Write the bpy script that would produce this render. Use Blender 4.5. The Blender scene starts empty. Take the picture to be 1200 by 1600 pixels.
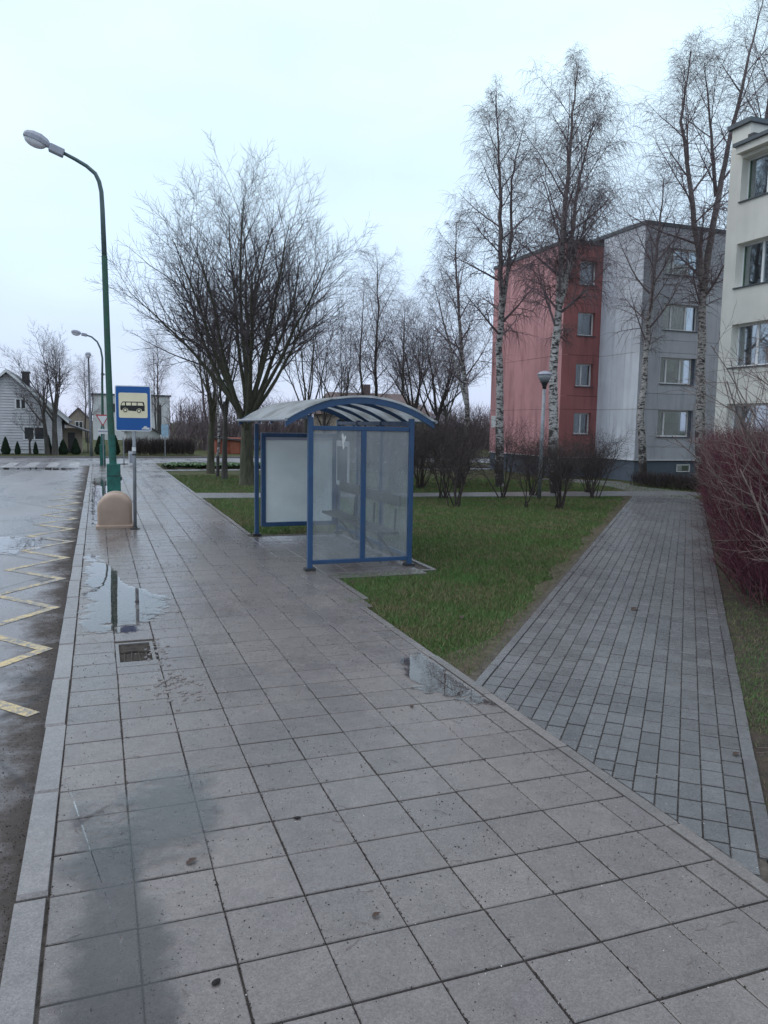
import bpy, math, random
from mathutils import Vector, Matrix
import numpy as np

scene = bpy.context.scene
COL = scene.collection
R = math.radians

# ---------------------------------------------------------------- camera
CAM = Vector((0.0, 0.0, 2.0))
YAW, PITCH, ROLL = R(20.1426), math.atan(135 / 1220), 0.016
cF = Vector((math.sin(YAW) * math.cos(PITCH), math.cos(YAW) * math.cos(PITCH), -math.sin(PITCH)))
cR0 = Vector((math.cos(YAW), -math.sin(YAW), 0))
cU0 = cR0.cross(cF)
cR = cR0 * math.cos(ROLL) + cU0 * math.sin(ROLL)
cU = cU0 * math.cos(ROLL) - cR0 * math.sin(ROLL)
cam = bpy.data.cameras.new('camera')
cam.sensor_fit = 'VERTICAL'
cam.sensor_height = 24.0
cam.sensor_width = 18.0
cam.lens = 24.0 * 1220 / 1600
cam.clip_start = 0.05
cam.clip_end = 5000
camo = bpy.data.objects.new('camera', cam)
COL.objects.link(camo)
camo.matrix_world = Matrix(((cR.x, cU.x, -cF.x, CAM.x), (cR.y, cU.y, -cF.y, CAM.y), (cR.z, cU.z, -cF.z, CAM.z), (0, 0, 0, 1)))
scene.camera = camo

# ---------------------------------------------------------------- sky: thick overcast over a Nishita sky
SUN_EL, SUN_AZ = R(42), R(-55)          # azimuth measured from +Y towards +X
world = bpy.data.worlds.new('World')
scene.world = world
world.use_nodes = True
wt = world.node_tree
wt.nodes.clear()
def wn(t, **k):
    n = wt.nodes.new(t)
    for a, v in k.items():
        setattr(n, a, v)
    return n
wout = wn('ShaderNodeOutputWorld'); wbg = wn('ShaderNodeBackground')
wbg.inputs['Strength'].default_value = 0.1
sky = wn('ShaderNodeTexSky', sky_type='NISHITA', sun_disc=False, sun_elevation=SUN_EL, sun_rotation=SUN_AZ)
tc = wn('ShaderNodeTexCoord'); sep = wn('ShaderNodeSeparateXYZ')
wt.links.new(tc.outputs['Generated'], sep.inputs[0])
elev = wn('ShaderNodeMapRange'); elev.inputs[1].default_value = 0.0; elev.inputs[2].default_value = 1.0
wt.links.new(sep.outputs['Z'], elev.inputs[0])
ramp = wn('ShaderNodeValToRGB')
e = ramp.color_ramp.elements
e[0].position = 0.0; e[0].color = (0.60, 0.67, 0.88, 1)
e[1].position = 1.0; e[1].color = (1.1, 1.12, 1.26, 1)
m_ = e.new(0.2); m_.color = (0.63, 0.79, 0.97, 1)
m_ = e.new(0.45); m_.color = (0.77, 0.975, 1.1, 1)
wt.links.new(elev.outputs[0], ramp.inputs[0])
wmap = wn('ShaderNodeMapping'); wmap.inputs['Scale'].default_value = (1.0, 1.0, 2.6)
wt.links.new(tc.outputs['Generated'], wmap.inputs[0])
cl = wn('ShaderNodeTexNoise'); cl.inputs['Scale'].default_value = 1.7; cl.inputs['Detail'].default_value = 5; cl.inputs['Roughness'].default_value = 0.5
wt.links.new(wmap.outputs[0], cl.inputs['Vector'])
clr = wn('ShaderNodeMapRange'); clr.inputs[1].default_value = 0.3; clr.inputs[2].default_value = 0.7; clr.inputs[3].default_value = 8.7; clr.inputs[4].default_value = 11.8
wt.links.new(cl.outputs['Fac'], clr.inputs[0])
mul = wn('ShaderNodeVectorMath', operation='SCALE')
wt.links.new(ramp.outputs[0], mul.inputs[0]); wt.links.new(clr.outputs[0], mul.inputs['Scale'])
mx = wn('ShaderNodeMix', data_type='RGBA'); mx.inputs[0].default_value = 0.9
wt.links.new(sky.outputs[0], mx.inputs[6]); wt.links.new(mul.outputs[0], mx.inputs[7])
wt.links.new(mx.outputs[2], wbg.inputs[0]); wt.links.new(wbg.outputs[0], wout.inputs[0])

sun = bpy.data.lights.new('sun', 'SUN'); sun.energy = 0.6; sun.angle = R(40); sun.color = (1.0, 0.96, 0.9)
suno = bpy.data.objects.new('sun', sun); COL.objects.link(suno)
sd = Vector((math.sin(SUN_AZ) * math.cos(SUN_EL), math.cos(SUN_AZ) * math.cos(SUN_EL), math.sin(SUN_EL)))
suno.rotation_euler = sd.to_track_quat('Z', 'Y').to_euler()
suno.location = (0, 0, 40)

vs = scene.view_settings
vs.view_transform = 'Standard'; vs.look = 'None'; vs.gamma = 1.0; vs.exposure = 0.22; vs.use_curve_mapping = False
scene.render.engine = 'CYCLES'
scene.cycles.use_denoising = True
scene.cycles.max_bounces = 8
scene.cycles.transparent_max_bounces = 24

# ---------------------------------------------------------------- helpers
class MB:
    """collects vertices and faces of one mesh"""
    def __init__(s):
        s.v = []; s.f = []; s.m = []; s.cur = 0
    def poly(s, pts):
        b = len(s.v); s.v.extend([tuple(p) for p in pts]); s.f.append(tuple(range(b, b + len(pts)))); s.m.append(s.cur)
    def face(s, idx):
        s.f.append(tuple(idx)); s.m.append(s.cur)
    def obox(s, O, a, b, c):
        O, a, b, c = Vector(O), Vector(a), Vector(b), Vector(c)
        if a.cross(b).dot(c) < 0: a, b = b, a
        k = len(s.v)
        for p in (O, O + a, O + a + b, O + b, O + c, O + a + c, O + a + b + c, O + b + c): s.v.append(tuple(p))
        for q in ((3, 2, 1, 0), (4, 5, 6, 7), (0, 1, 5, 4), (1, 2, 6, 5), (2, 3, 7, 6), (3, 0, 4, 7)):
            s.face([k + i for i in q])
        return s
    def box(s, x0, x1, y0, y1, z0, z1):
        return s.obox((x0, y0, z0), (x1 - x0, 0, 0), (0, y1 - y0, 0), (0, 0, z1 - z0))
    def tube(s, pts, rad, n=8, cap=True, tip=False):
        pts = [Vector(p) for p in pts]; N = len(pts)
        if not hasattr(rad, '__len__'): rad = [rad] * N
        base = len(s.v); V = s.v
        pu = None
        for i in range(N):
            if i == 0: t = pts[1] - pts[0]
            elif i == N - 1: t = pts[-1] - pts[-2]
            else: t = pts[i + 1] - pts[i - 1]
            t = t.normalized()
            if tip and i == N - 1:
                V.append(tuple(pts[i])); break
            if pu is None:
                u = t.cross(Vector((0, 0, 1)) if abs(t.z) < 0.95 else Vector((0.3, 1, 0)))
            else:
                u = pu - t * pu.dot(t)
            if u.length < 1e-6: u = t.orthogonal()
            u.normalize(); w = t.cross(u); pu = u
            r = rad[i]; p = pts[i]
            for k in range(n):
                a = 2 * math.pi * k / n; c, sn = math.cos(a) * r, math.sin(a) * r
                V.append((p.x + u.x * c + w.x * sn, p.y + u.y * c + w.y * sn, p.z + u.z * c + w.z * sn))
        rows = N - 1 if tip else N
        for i in range(rows - 1):
            a = base + i * n; b = a + n
            for k in range(n):
                k2 = (k + 1) % n
                s.face((a + k, a + k2, b + k2, b + k))
        if tip:
            a = base + (rows - 1) * n; e_ = base + rows * n
            for k in range(n): s.face((a + k, a + (k + 1) % n, e_))
        elif cap:
            a = base + (N - 1) * n; s.face([a + k for k in range(n)])
        if cap: s.face([base + n - 1 - k for k in range(n)])
        return s
    def lathe(s, prof, n=24, c=(0, 0, 0)):
        b = len(s.v); cx, cy, cz = c
        for r, z in prof:
            for k in range(n):
                a = 2 * math.pi * k / n; s.v.append((cx + r * math.cos(a), cy + r * math.sin(a), cz + z))
        for i in range(len(prof) - 1):
            for k in range(n):
                k2 = (k + 1) % n; s.face((b + i * n + k, b + i * n + k2, b + (i + 1) * n + k2, b + (i + 1) * n + k))
        s.face([b + n - 1 - k for k in range(n)]); s.face([b + (len(prof) - 1) * n + k for k in range(n)])
        return s
    def prism(s, poly, O, u, v, w):
        """polygon in the u, v plane at O, thickened along w"""
        O, u, v, w = Vector(O), Vector(u), Vector(v), Vector(w); n = len(poly)
        A = [O + u * x + v * y for x, y in poly]; Bq = [p + w for p in A]
        ar = sum(poly[i][0] * poly[(i + 1) % n][1] - poly[(i + 1) % n][0] * poly[i][1] for i in range(n))
        if (u.cross(v).dot(w) > 0) != (ar > 0): A.reverse(); Bq.reverse()
        b = len(s.v); s.v.extend([tuple(p) for p in A + Bq])
        s.face([b + n - 1 - i for i in range(n)]); s.face([b + n + i for i in range(n)])
        for i in range(n):
            j = (i + 1) % n; s.face((b + i, b + j, b + n + j, b + n + i))
        return s
    def slab(s, poly, z0, z1, c=0.004):
        """a stone: polygon (x, y) with chamfered top edge"""
        n = len(poly); cx = sum(p[0] for p in poly) / n; cy = sum(p[1] for p in poly) / n
        ar = sum(poly[i][0] * poly[(i + 1) % n][1] - poly[(i + 1) % n][0] * poly[i][1] for i in range(n))
        if ar < 0: poly = poly[::-1]
        b = len(s.v)
        for x, y in poly: s.v.append((x, y, z0))
        for x, y in poly: s.v.append((x, y, z1 - c))
        for x, y in poly:
            d = math.hypot(x - cx, y - cy) or 1; k = max(0.0, 1 - 1.4 * c / d)
            s.v.append((cx + (x - cx) * k, cy + (y - cy) * k, z1))
        for l in (0, 1):
            for i in range(n):
                j = (i + 1) % n; s.face((b + l * n + i, b + l * n + j, b + (l + 1) * n + j, b + (l + 1) * n + i))
        s.face([b + 2 * n + i for i in range(n)])
        return s
    def mesh(s, name, mats, smooth=False):
        me = bpy.data.meshes.new(name)
        me.from_pydata(s.v, [], s.f)
        if not isinstance(mats, (list, tuple)): mats = [mats]
        for m in mats: me.materials.append(m)
        if len(mats) > 1: me.polygons.foreach_set('material_index', s.m)
        if smooth: me.polygons.foreach_set('use_smooth', [True] * len(s.f))
        me.update()
        return me
    def build(s, name, mat, parent=None, smooth=False):
        return link(name, s.mesh(name, mat, smooth), parent)
def link(name, me, parent=None, loc=None):
    o = bpy.data.objects.new(name, me); COL.objects.link(o)
    if parent is not None: o.parent = parent
    if loc is not None: o.location = loc
    return o
def tag(o, label=None, cat=None, group=None, kind=None):
    if label: o['label'] = label
    if cat: o['category'] = cat
    if group: o['group'] = group
    if kind: o['kind'] = kind
    return o
def thing(name, label, cat, loc=(0, 0, 0), rz=0, group=None):
    o = bpy.data.objects.new(name, None); COL.objects.link(o); o.location = loc; o.rotation_euler = (0, 0, rz)
    o.empty_display_size = 0.2
    return tag(o, label, cat, group)
def bevel(o, w=0.01, seg=2):
    m = o.modifiers.new('bevel', 'BEVEL'); m.width = w; m.segments = seg; m.limit_method = 'ANGLE'; m.angle_limit = R(40)
    return o
def copy_tree(o, label, loc, rz=0, sc=(1, 1, 1), group=None):
    c = o.copy(); COL.objects.link(c); c.location = loc; c.rotation_euler = (0, 0, rz); c.scale = sc
    c['label'] = label
    if group: c['group'] = group
    for ch in o.children:
        d = ch.copy(); COL.objects.link(d); d.parent = c
    return c

# ---------------------------------------------------------------- materials
class NT:
    def __init__(s, name):
        s.mat = bpy.data.materials.new(name); s.mat.use_nodes = True
        s.t = s.mat.node_tree; s.t.nodes.clear()
        s.out = s.n('ShaderNodeOutputMaterial'); s.geo = s.n('ShaderNodeNewGeometry')
    def n(s, typ, **k):
        nd = s.t.nodes.new(typ)
        for a, v in k.items(): setattr(nd, a, v)
        return nd
    def l(s, a, b): s.t.links.new(a, b)
    def put(s, sock, v):
        if isinstance(v, bpy.types.NodeSocket): s.l(v, sock)
        else:
            if hasattr(v, '__len__') and len(v) == 3 and sock.type == 'RGBA': v = (*v, 1)
            sock.default_value = v
    def noise(s, scale, detail=4, rough=0.55, stretch=None, loc=None, obj=False):
        v = s.n('ShaderNodeTexCoord').outputs['Object'] if obj else s.geo.outputs['Position']
        if stretch or loc:
            m = s.n('ShaderNodeMapping'); s.l(v, m.inputs[0])
            if stretch: m.inputs['Scale'].default_value = stretch
            if loc: m.inputs['Location'].default_value = loc
            v = m.outputs[0]
        t = s.n('ShaderNodeTexNoise'); s.l(v, t.inputs['Vector'])
        t.inputs['Scale'].default_value = scale; t.inputs['Detail'].default_value = detail; t.inputs['Roughness'].default_value = rough
        return t.outputs['Fac']
    def voro(s, scale, stretch=None, out='Distance', feature='F1'):
        v = s.geo.outputs['Position']
        if stretch:
            m = s.n('ShaderNodeMapping'); s.l(v, m.inputs[0]); m.inputs['Scale'].default_value = stretch; v = m.outputs[0]
        t = s.n('ShaderNodeTexVoronoi', feature=feature); s.l(v, t.inputs['Vector']); t.inputs['Scale'].default_value = scale
        return t.outputs[out]
    def rng(s, x, a, b, c=0.0, d=1.0, smooth=False):
        m = s.n('ShaderNodeMapRange'); s.put(m.inputs[0], x)
        if smooth: m.interpolation_type = 'SMOOTHSTEP'
        for i, v in enumerate((a, b, c, d)): m.inputs[i + 1].default_value = v
        return m.outputs[0]
    def mix(s, f, a, b, mode='MIX'):
        m = s.n('ShaderNodeMix', data_type='RGBA', blend_type=mode); s.put(m.inputs[0], f); s.put(m.inputs[6], a); s.put(m.inputs[7], b)
        return m.outputs[2]
    def math(s, op, a, b=0.0):
        m = s.n('ShaderNodeMath', operation=op); s.put(m.inputs[0], a); s.put(m.inputs[1], b); return m.outputs[0]
    def rand(s):
        """one value per stone, object or island"""
        oi = s.n('ShaderNodeObjectInfo')
        return s.math('FRACT', s.math('ADD', oi.outputs['Random'], s.geo.outputs['Random Per Island']))
    def bsdf(s, col, rough=0.7, spec=0.5, metal=0.0, bump=None, bstr=0.3, bdist=0.01, **k):
        p = s.n('ShaderNodeBsdfPrincipled'); s.put(p.inputs['Base Color'], col); s.put(p.inputs['Roughness'], rough)
        s.put(p.inputs['Specular IOR Level'], spec); p.inputs['Metallic'].default_value = metal
        for a, v in k.items(): s.put(p.inputs[a.replace('_', ' ')], v)
        if bump is not None:
            b = s.n('ShaderNodeBump'); b.inputs['Strength'].default_value = bstr; b.inputs['Distance'].default_value = bdist
            s.put(b.inputs['Height'], bump); s.l(b.outputs[0], p.inputs['Normal'])
        return p.outputs[0]
    def done(s, sh):
        s.l(sh, s.out.inputs[0]); return s.mat

def plain(name, col, rough=0.6, spec=0.5, metal=0.0, var=0.25, scale=6.0, bump=0.0, dirt=None, dirt_amt=0.4, stretch=None, rnd=0.0, fine=60):
    m = NT(name)
    f = m.rng(m.noise(scale, 5, 0.6, stretch), 0.25, 0.75, 1 - var, 1 + var)
    c = m.mix(1.0, col, f, 'MULTIPLY')
    if rnd: c = m.mix(1.0, c, m.rng(m.rand(), 0, 1, 1 - rnd, 1 + rnd), 'MULTIPLY')
    if dirt: c = m.mix(m.math('MULTIPLY', m.rng(m.noise(scale * 0.6, 6, 0.7, stretch, (3.1, 7.7, 1.3)), 0.48, 0.72), dirt_amt), c, dirt)
    fb = m.noise(fine, 3, 0.6)
    r = m.rng(m.noise(scale * 1.7, 4, 0.6), 0.3, 0.7, max(rough - 0.1, 0.02), min(rough + 0.1, 1))
    return m.done(m.bsdf(c, r, spec, metal, fb if bump else None, bump))

def mat_slab(name, base, warm, rnd=0.1, wet=0.6):
    m = NT(name)
    agg = m.voro(150, out='Color')
    a = m.n('ShaderNodeSeparateColor'); m.l(agg, a.inputs[0])
    c = m.mix(m.rng(m.noise(0.8, 5, 0.6), 0.35, 0.65), base, warm)
    c = m.mix(1.0, c, m.rng(m.rand(), 0, 1, 1 - rnd, 1 + rnd), 'MULTIPLY')
    c = m.mix(1.0, c, m.rng(a.outputs[0], 0, 1, 0.8, 1.2), 'MULTIPLY')
    c = m.mix(m.rng(m.voro(62), 0.09, 0.17, 0.6, 0.0), c, tuple(min(1, x * 2.1) for x in base))      # pale grit
    c = m.mix(m.rng(m.noise(38, 3, 0.7, None, (5, 3, 1)), 0.66, 0.74, 0, 0.65), c, tuple(x * 0.4 for x in base))   # dark specks
    c = m.mix(1.0, c, m.rng(m.noise(7, 6, 0.7), 0.3, 0.7, 0.84, 1.14), 'MULTIPLY')
    w = m.rng(m.noise(0.55, 5, 0.62, (1.6, 0.55, 1), (1.7, 0.4, 0)), 0.42, 0.62, 0, 1, True)          # damp patches
    c = m.mix(m.math('MULTIPLY', w, wet * 0.55), c, m.mix(1.0, c, (0.62, 0.61, 0.63), 'MULTIPLY'))
    r = m.math('SUBTRACT', m.rng(m.noise(22, 4, 0.6), 0.3, 0.7, 0.23, 0.44), m.math('MULTIPLY', w, wet * 0.35))
    h = m.math('ADD', m.noise(170, 2, 0.6), m.math('MULTIPLY', m.noise(18, 4, 0.6), 1.2))
    return m.done(m.bsdf(c, r, 0.5, 0, h, 0.28, 0.004))

M = {}
M['slab'] = mat_slab('concrete_slab', (0.14, 0.124, 0.122), (0.166, 0.147, 0.138), 0.09)
M['kerb'] = mat_slab('kerb_concrete', (0.19, 0.177, 0.176), (0.162, 0.15, 0.15), 0.08, 0.35)
M['edging'] = mat_slab('edging_concrete', (0.165, 0.15, 0.143), (0.14, 0.127, 0.12), 0.12, 0.35)
M['paver'] = mat_slab('grey_paver', (0.108, 0.109, 0.113), (0.13, 0.13, 0.132), 0.17, 0.3)
M['bedding'] = plain('joint_sand', (0.068, 0.058, 0.051), 0.9, 0.3, 0, 0.5, 14, 0.5)
M['sandy'] = plain('sandy_joint', (0.075, 0.063, 0.053), 0.9, 0.3, 0, 0.6, 18, 0.5)
def mk_road():
    m = NT('wet_asphalt')
    a = m.n('ShaderNodeSeparateColor'); m.l(m.voro(130, out='Color'), a.inputs[0])
    c = m.mix(m.rng(m.noise(0.5, 5, 0.6, (1, 0.4, 1)), 0.35, 0.65), (0.165, 0.16, 0.172), (0.225, 0.216, 0.232))
    c = m.mix(1.0, c, m.rng(a.outputs[0], 0, 1, 0.72, 1.28), 'MULTIPLY')
    x = m.n('ShaderNodeSeparateXYZ'); m.l(m.geo.outputs['Position'], x.inputs[0])
    edge = m.math('ADD', x.outputs['X'], m.rng(m.noise(2.2, 6, 0.7), 0.3, 0.7, -0.22, 0.22))
    near = m.rng(x.outputs['Y'], 39.2, 40.0, 1, 0)
    g = m.math('MULTIPLY', m.rng(edge, -0.84, -0.46), near)
    c = m.mix(m.math('MULTIPLY', g, 0.88), c, m.mix(m.noise(16, 5, 0.7), (0.030, 0.024, 0.02), (0.07, 0.056, 0.046)))   # silt in the gutter
    crack = m.rng(m.voro(0.42, (1, 0.6, 1), feature='DISTANCE_TO_EDGE'), 0.0, 0.012, 0.7, 0.0)
    c = m.mix(crack, c, (0.045, 0.045, 0.048))
    w = m.rng(m.noise(0.7, 6, 0.65, (1, 0.3, 1), (4, 1, 0)), 0.40, 0.60, 0, 1, True)
    r = m.math('ADD', m.math('SUBTRACT', m.rng(m.noise(30, 4, 0.6), 0.3, 0.7, 0.36, 0.5), m.math('MULTIPLY', w, 0.2)), m.math('MULTIPLY', g, 0.4))
    return m.done(m.bsdf(c, r, m.rng(g, 0, 1, 0.5, 0.12), 0, m.math('ADD', m.noise(140, 2, 0.6), m.math('MULTIPLY', m.noise(9, 5, 0.6), m.math('ADD', m.math('MULTIPLY', g, 6), 1))), 0.35, 0.006))
M['road'] = mk_road()
M['path'] = plain('grey_asphalt_path', (0.15, 0.15, 0.155), 0.5, 0.5, 0, 0.25, 3, 0.4, (0.07, 0.06, 0.05), 0.4)
def mk_paint(name, col, wear, under):
    m = NT(name)
    f = m.rng(m.math('ADD', m.noise(26, 5, 0.7), m.math('MULTIPLY', m.noise(3, 3, 0.6), 0.5)), wear - 0.08, wear + 0.1)
    a = m.n('ShaderNodeSeparateColor'); m.l(m.voro(130, out='Color'), a.inputs[0])
    c = m.mix(f, m.mix(1.0, col, m.rng(a.outputs[0], 0, 1, 0.8, 1.1), 'MULTIPLY'), under)
    return m.done(m.bsdf(c, 0.45, 0.5, 0, m.noise(120, 2), 0.3, 0.004))
M['yellow'] = mk_paint('worn_yellow_paint', (0.56, 0.42, 0.19), 0.72, (0.15, 0.15, 0.16))
M['white_line'] = mk_paint('worn_white_paint', (0.5, 0.5, 0.52), 0.72, (0.15, 0.15, 0.16))
def mk_lawn():
    m = NT('winter_lawn_soil')
    c = m.mix(m.rng(m.noise(1.3, 5, 0.65), 0.35, 0.65), (0.048, 0.07, 0.022), (0.085, 0.08, 0.036))
    c = m.mix(m.rng(m.noise(6, 6, 0.7), 0.5, 0.75), c, (0.05, 0.036, 0.023))
    c = m.mix(1.0, c, m.rng(m.noise(60, 3, 0.7), 0.2, 0.8, 0.5, 1.4), 'MULTIPLY')
    return m.done(m.bsdf(c, 0.9, 0.2, 0, m.noise(70, 4, 0.7), 0.8, 0.02))
M['lawn'] = mk_lawn()
M['soil'] = plain('damp_soil', (0.04, 0.03, 0.023), 0.85, 0.3, 0, 0.5, 8, 0.9, (0.085, 0.065, 0.04), 0.5)
def mk_grass():
    m = NT('grass_blade')
    rd = m.geo.outputs['Random Per Island']
    c = m.mix(m.rng(rd, 0, 1), (0.055, 0.118, 0.03), (0.125, 0.215, 0.065))
    dry = m.math('GREATER_THAN', m.math('ADD', m.math('MULTIPLY', rd, 0.55), m.rng(m.noise(0.9, 5, 0.65), 0.3, 0.7, 0, 0.6)), 0.655)
    c = m.mix(dry, c, m.mix(m.math('FRACT', m.math('MULTIPLY', rd, 17.0)), (0.24, 0.205, 0.11), (0.125, 0.11, 0.06)))
    return m.done(m.bsdf(c, 0.6, 0.25))
M['grass'] = mk_grass()
def mk_water(name, body, lo=0.20, hi=0.42):
    m = NT(name)
    at = m.n('ShaderNodeAttribute', attribute_name='depth')
    nz = m.noise(9, 6, 0.7)
    film = m.rng(m.math('ADD', at.outputs['Fac'], m.math('ADD', m.rng(nz, 0.25, 0.75, -0.3, 0.3), m.rng(m.noise(2.6, 4, 0.6), 0.3, 0.7, -0.35, 0.35))), lo, hi, 0, 1, True)
    fr = m.n('ShaderNodeFresnel'); fr.inputs['IOR'].default_value = 1.5
    gl = m.n('ShaderNodeBsdfGlossy'); gl.inputs['Roughness'].default_value = 0.015; gl.inputs['Color'].default_value = (1, 1, 1, 1)
    b = m.n('ShaderNodeBump'); b.inputs['Strength'].default_value = 0.025; b.inputs['Distance'].default_value = 0.01
    m.l(m.noise(5, 2, 0.5), b.inputs['Height']); m.l(b.outputs[0], gl.inputs['Normal']); 
    tr = m.n('ShaderNodeBsdfTransparent'); tr.inputs[0].default_value = (*body, 1)
    cl_ = m.n('ShaderNodeBsdfTransparent')
    mx_ = m.n('ShaderNodeMixShader'); m.l(fr.outputs[0], mx_.inputs[0]); m.l(tr.outputs[0], mx_.inputs[1]); m.l(gl.outputs[0], mx_.inputs[2])
    m2 = m.n('ShaderNodeMixShader'); m.l(film, m2.inputs[0]); m.l(cl_.outputs[0], m2.inputs[1]); m.l(mx_.outputs[0], m2.inputs[2])
    return m.done(m2.outputs[0])
M['water'] = mk_water('rain_water', (0.87, 0.87, 0.87))
M['film'] = mk_water('thin_water_film', (0.84, 0.85, 0.88), 0.12, 0.95)

M['blue'] = plain('blue_enamel', (0.022, 0.066, 0.155), 0.42, 0.5, 0, 0.16, 5, 0.05, (0.05, 0.065, 0.10), 0.4)
M['galv'] = plain('galvanised_steel', (0.25, 0.265, 0.29), 0.45, 0.5, 0.4, 0.2, 9, 0.05, (0.13, 0.12, 0.115), 0.5)
M['green_paint'] = plain('flaking_green_paint', (0.012, 0.115, 0.092), 0.55, 0.5, 0, 0.35, 7, 0.15, (0.02, 0.035, 0.03), 0.85)
M['green_dark'] = plain('old_dark_green_paint', (0.022, 0.085, 0.058), 0.55, 0.5, 0, 0.3, 6, 0.1, (0.05, 0.06, 0.055), 0.5)
M['teal_grey'] = plain('weathered_teal_paint', (0.085, 0.125, 0.13), 0.55, 0.5, 0, 0.2, 5)
M['lamp_body'] = plain('grey_lamp_housing', (0.33, 0.34, 0.40), 0.45, 0.5, 0.1, 0.12, 5)
M['lamp_glass'] = plain('milky_lamp_bowl', (0.72, 0.72, 0.78), 0.15, 0.5, 0, 0.08, 4)
M['dark_metal'] = plain('dark_metal', (0.035, 0.037, 0.04), 0.5, 0.5, 0.2, 0.2, 6)
M['beige_plastic'] = plain('faded_beige_plastic', (0.34, 0.245, 0.19), 0.5, 0.4, 0, 0.12, 3, 0.05, (0.21, 0.145, 0.11), 0.5, fine=25)
M['sign_blue'] = plain('sign_blue_foil', (0.004, 0.085, 0.31), 0.35, 0.5, 0, 0.06, 4)
M['sign_cream'] = plain('sign_cream_foil', (0.78, 0.70, 0.49), 0.35, 0.5, 0, 0.05, 4)
M['sign_white'] = plain('sign_white_foil', (0.72, 0.73, 0.74), 0.35, 0.5, 0, 0.05, 6, 0, (0.45, 0.45, 0.44), 0.4)
M['black'] = plain('black_foil', (0.008, 0.008, 0.009), 0.4, 0.5, 0, 0.2, 6)
M['sign_red'] = plain('sign_red_foil', (0.45, 0.03, 0.04), 0.35, 0.5, 0, 0.06, 4)
M['poster'] = plain('blank_vinyl_poster', (0.76, 0.80, 0.78), 0.55, 0.4, 0, 0.09, 1.5, 0, (0.58, 0.61, 0.60), 0.35)
M['dark_wood'] = plain('dark_painted_wood', (0.045, 0.04, 0.042), 0.55, 0.4, 0, 0.3, 7, 0.2)
M['white_frame'] = plain('white_window_frame', (0.74, 0.74, 0.75), 0.4, 0.5, 0, 0.05, 3)
M['room'] = plain('dim_room', (0.15, 0.15, 0.145), 0.9, 0.2)
M['curtain'] = plain('net_curtain', (0.58, 0.58, 0.53), 0.8, 0.2, 0, 0.3, 10, 0, None, 0, (6, 6, 0.4))
M['curtain_rose'] = plain('rose_curtain', (0.20, 0.11, 0.12), 0.8, 0.2, 0, 0.35, 10, 0, None, 0, (6, 6, 0.4))
M['curtain_green'] = plain('sage_curtain', (0.42, 0.47, 0.40), 0.8, 0.2, 0, 0.3, 10, 0, None, 0, (6, 6, 0.4))  # real curtains in the grey block, painted sky reflection in the cream block
def mk_glass(name, tint, ior=1.5):
    m = NT(name)
    fr = m.n('ShaderNodeFresnel'); fr.inputs['IOR'].default_value = ior
    gl = m.n('ShaderNodeBsdfGlossy'); gl.inputs['Roughness'].default_value = 0.03; gl.inputs['Color'].default_value = (0.9, 0.95, 1, 1)
    tr = m.n('ShaderNodeBsdfTransparent'); tr.inputs[0].default_value = (*tint, 1)
    x = m.n('ShaderNodeMixShader'); m.l(m.math('MINIMUM', m.math('MULTIPLY', fr.outputs[0], 3.2), 0.8), x.inputs[0]); m.l(tr.outputs[0], x.inputs[1]); m.l(gl.outputs[0], x.inputs[2])
    return m.done(x.outputs[0])
M['glass'] = mk_glass('window_glass', (0.75, 0.8, 0.8), 1.8)
def mk_plexi():
    m = NT('scratched_dull_plexiglass')
    p = m.bsdf(m.mix(m.noise(4, 4, 0.6), (0.42, 0.425, 0.435), (0.56, 0.565, 0.57)), 0.32, 0.5)
    tr = m.n('ShaderNodeBsdfTransparent'); tr.inputs[0].default_value = (0.90, 0.93, 0.95, 1)
    haze_ = m.math('ADD', m.rng(m.noise(1.6, 5, 0.65), 0.3, 0.7, 0.13, 0.31), m.rng(m.noise(30, 4, 0.7, (1, 1, 0.05)), 0.58, 0.75, 0, 0.12))
    spots = m.rng(m.noise(34, 2, 0.5, (1, 1, 0.7), (2, 5, 9)), 0.735, 0.755, 0, 0.3)
    x = m.n('ShaderNodeMixShader'); m.l(m.math('ADD', haze_, spots), x.inputs[0]); m.l(tr.outputs[0], x.inputs[1]); m.l(p, x.inputs[2])
    return m.done(x.outputs[0])
M['plexi'] = mk_plexi()
def mk_roof():
    m = NT('dirty_polycarbonate')
    g = m.rng(m.noise(2.5, 6, 0.7, (1, 0.6, 1)), 0.42, 0.72)
    c = m.mix(g, (0.68, 0.71, 0.73), (0.30, 0.30, 0.29))
    c = m.mix(m.rng(m.noise(7, 5, 0.7, None, (1, 8, 2)), 0.68, 0.75, 0, 0.7), c, (0.10, 0.075, 0.06))
    d = m.bsdf(c, 0.4, 0.5)
    t = m.n('ShaderNodeBsdfTranslucent'); m.l(c, t.inputs[0])
    x = m.n('ShaderNodeMixShader'); x.inputs[0].default_value = 0.58; m.l(d, x.inputs[1]); m.l(t.outputs[0], x.inputs[2])
    tr = m.n('ShaderNodeBsdfTransparent'); y = m.n('ShaderNodeMixShader'); y.inputs[0].default_value = 0.16
    m.l(x.outputs[0], y.inputs[1]); m.l(tr.outputs[0], y.inputs[2])
    return m.done(y.outputs[0])
M['poly_roof'] = mk_roof()
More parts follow.
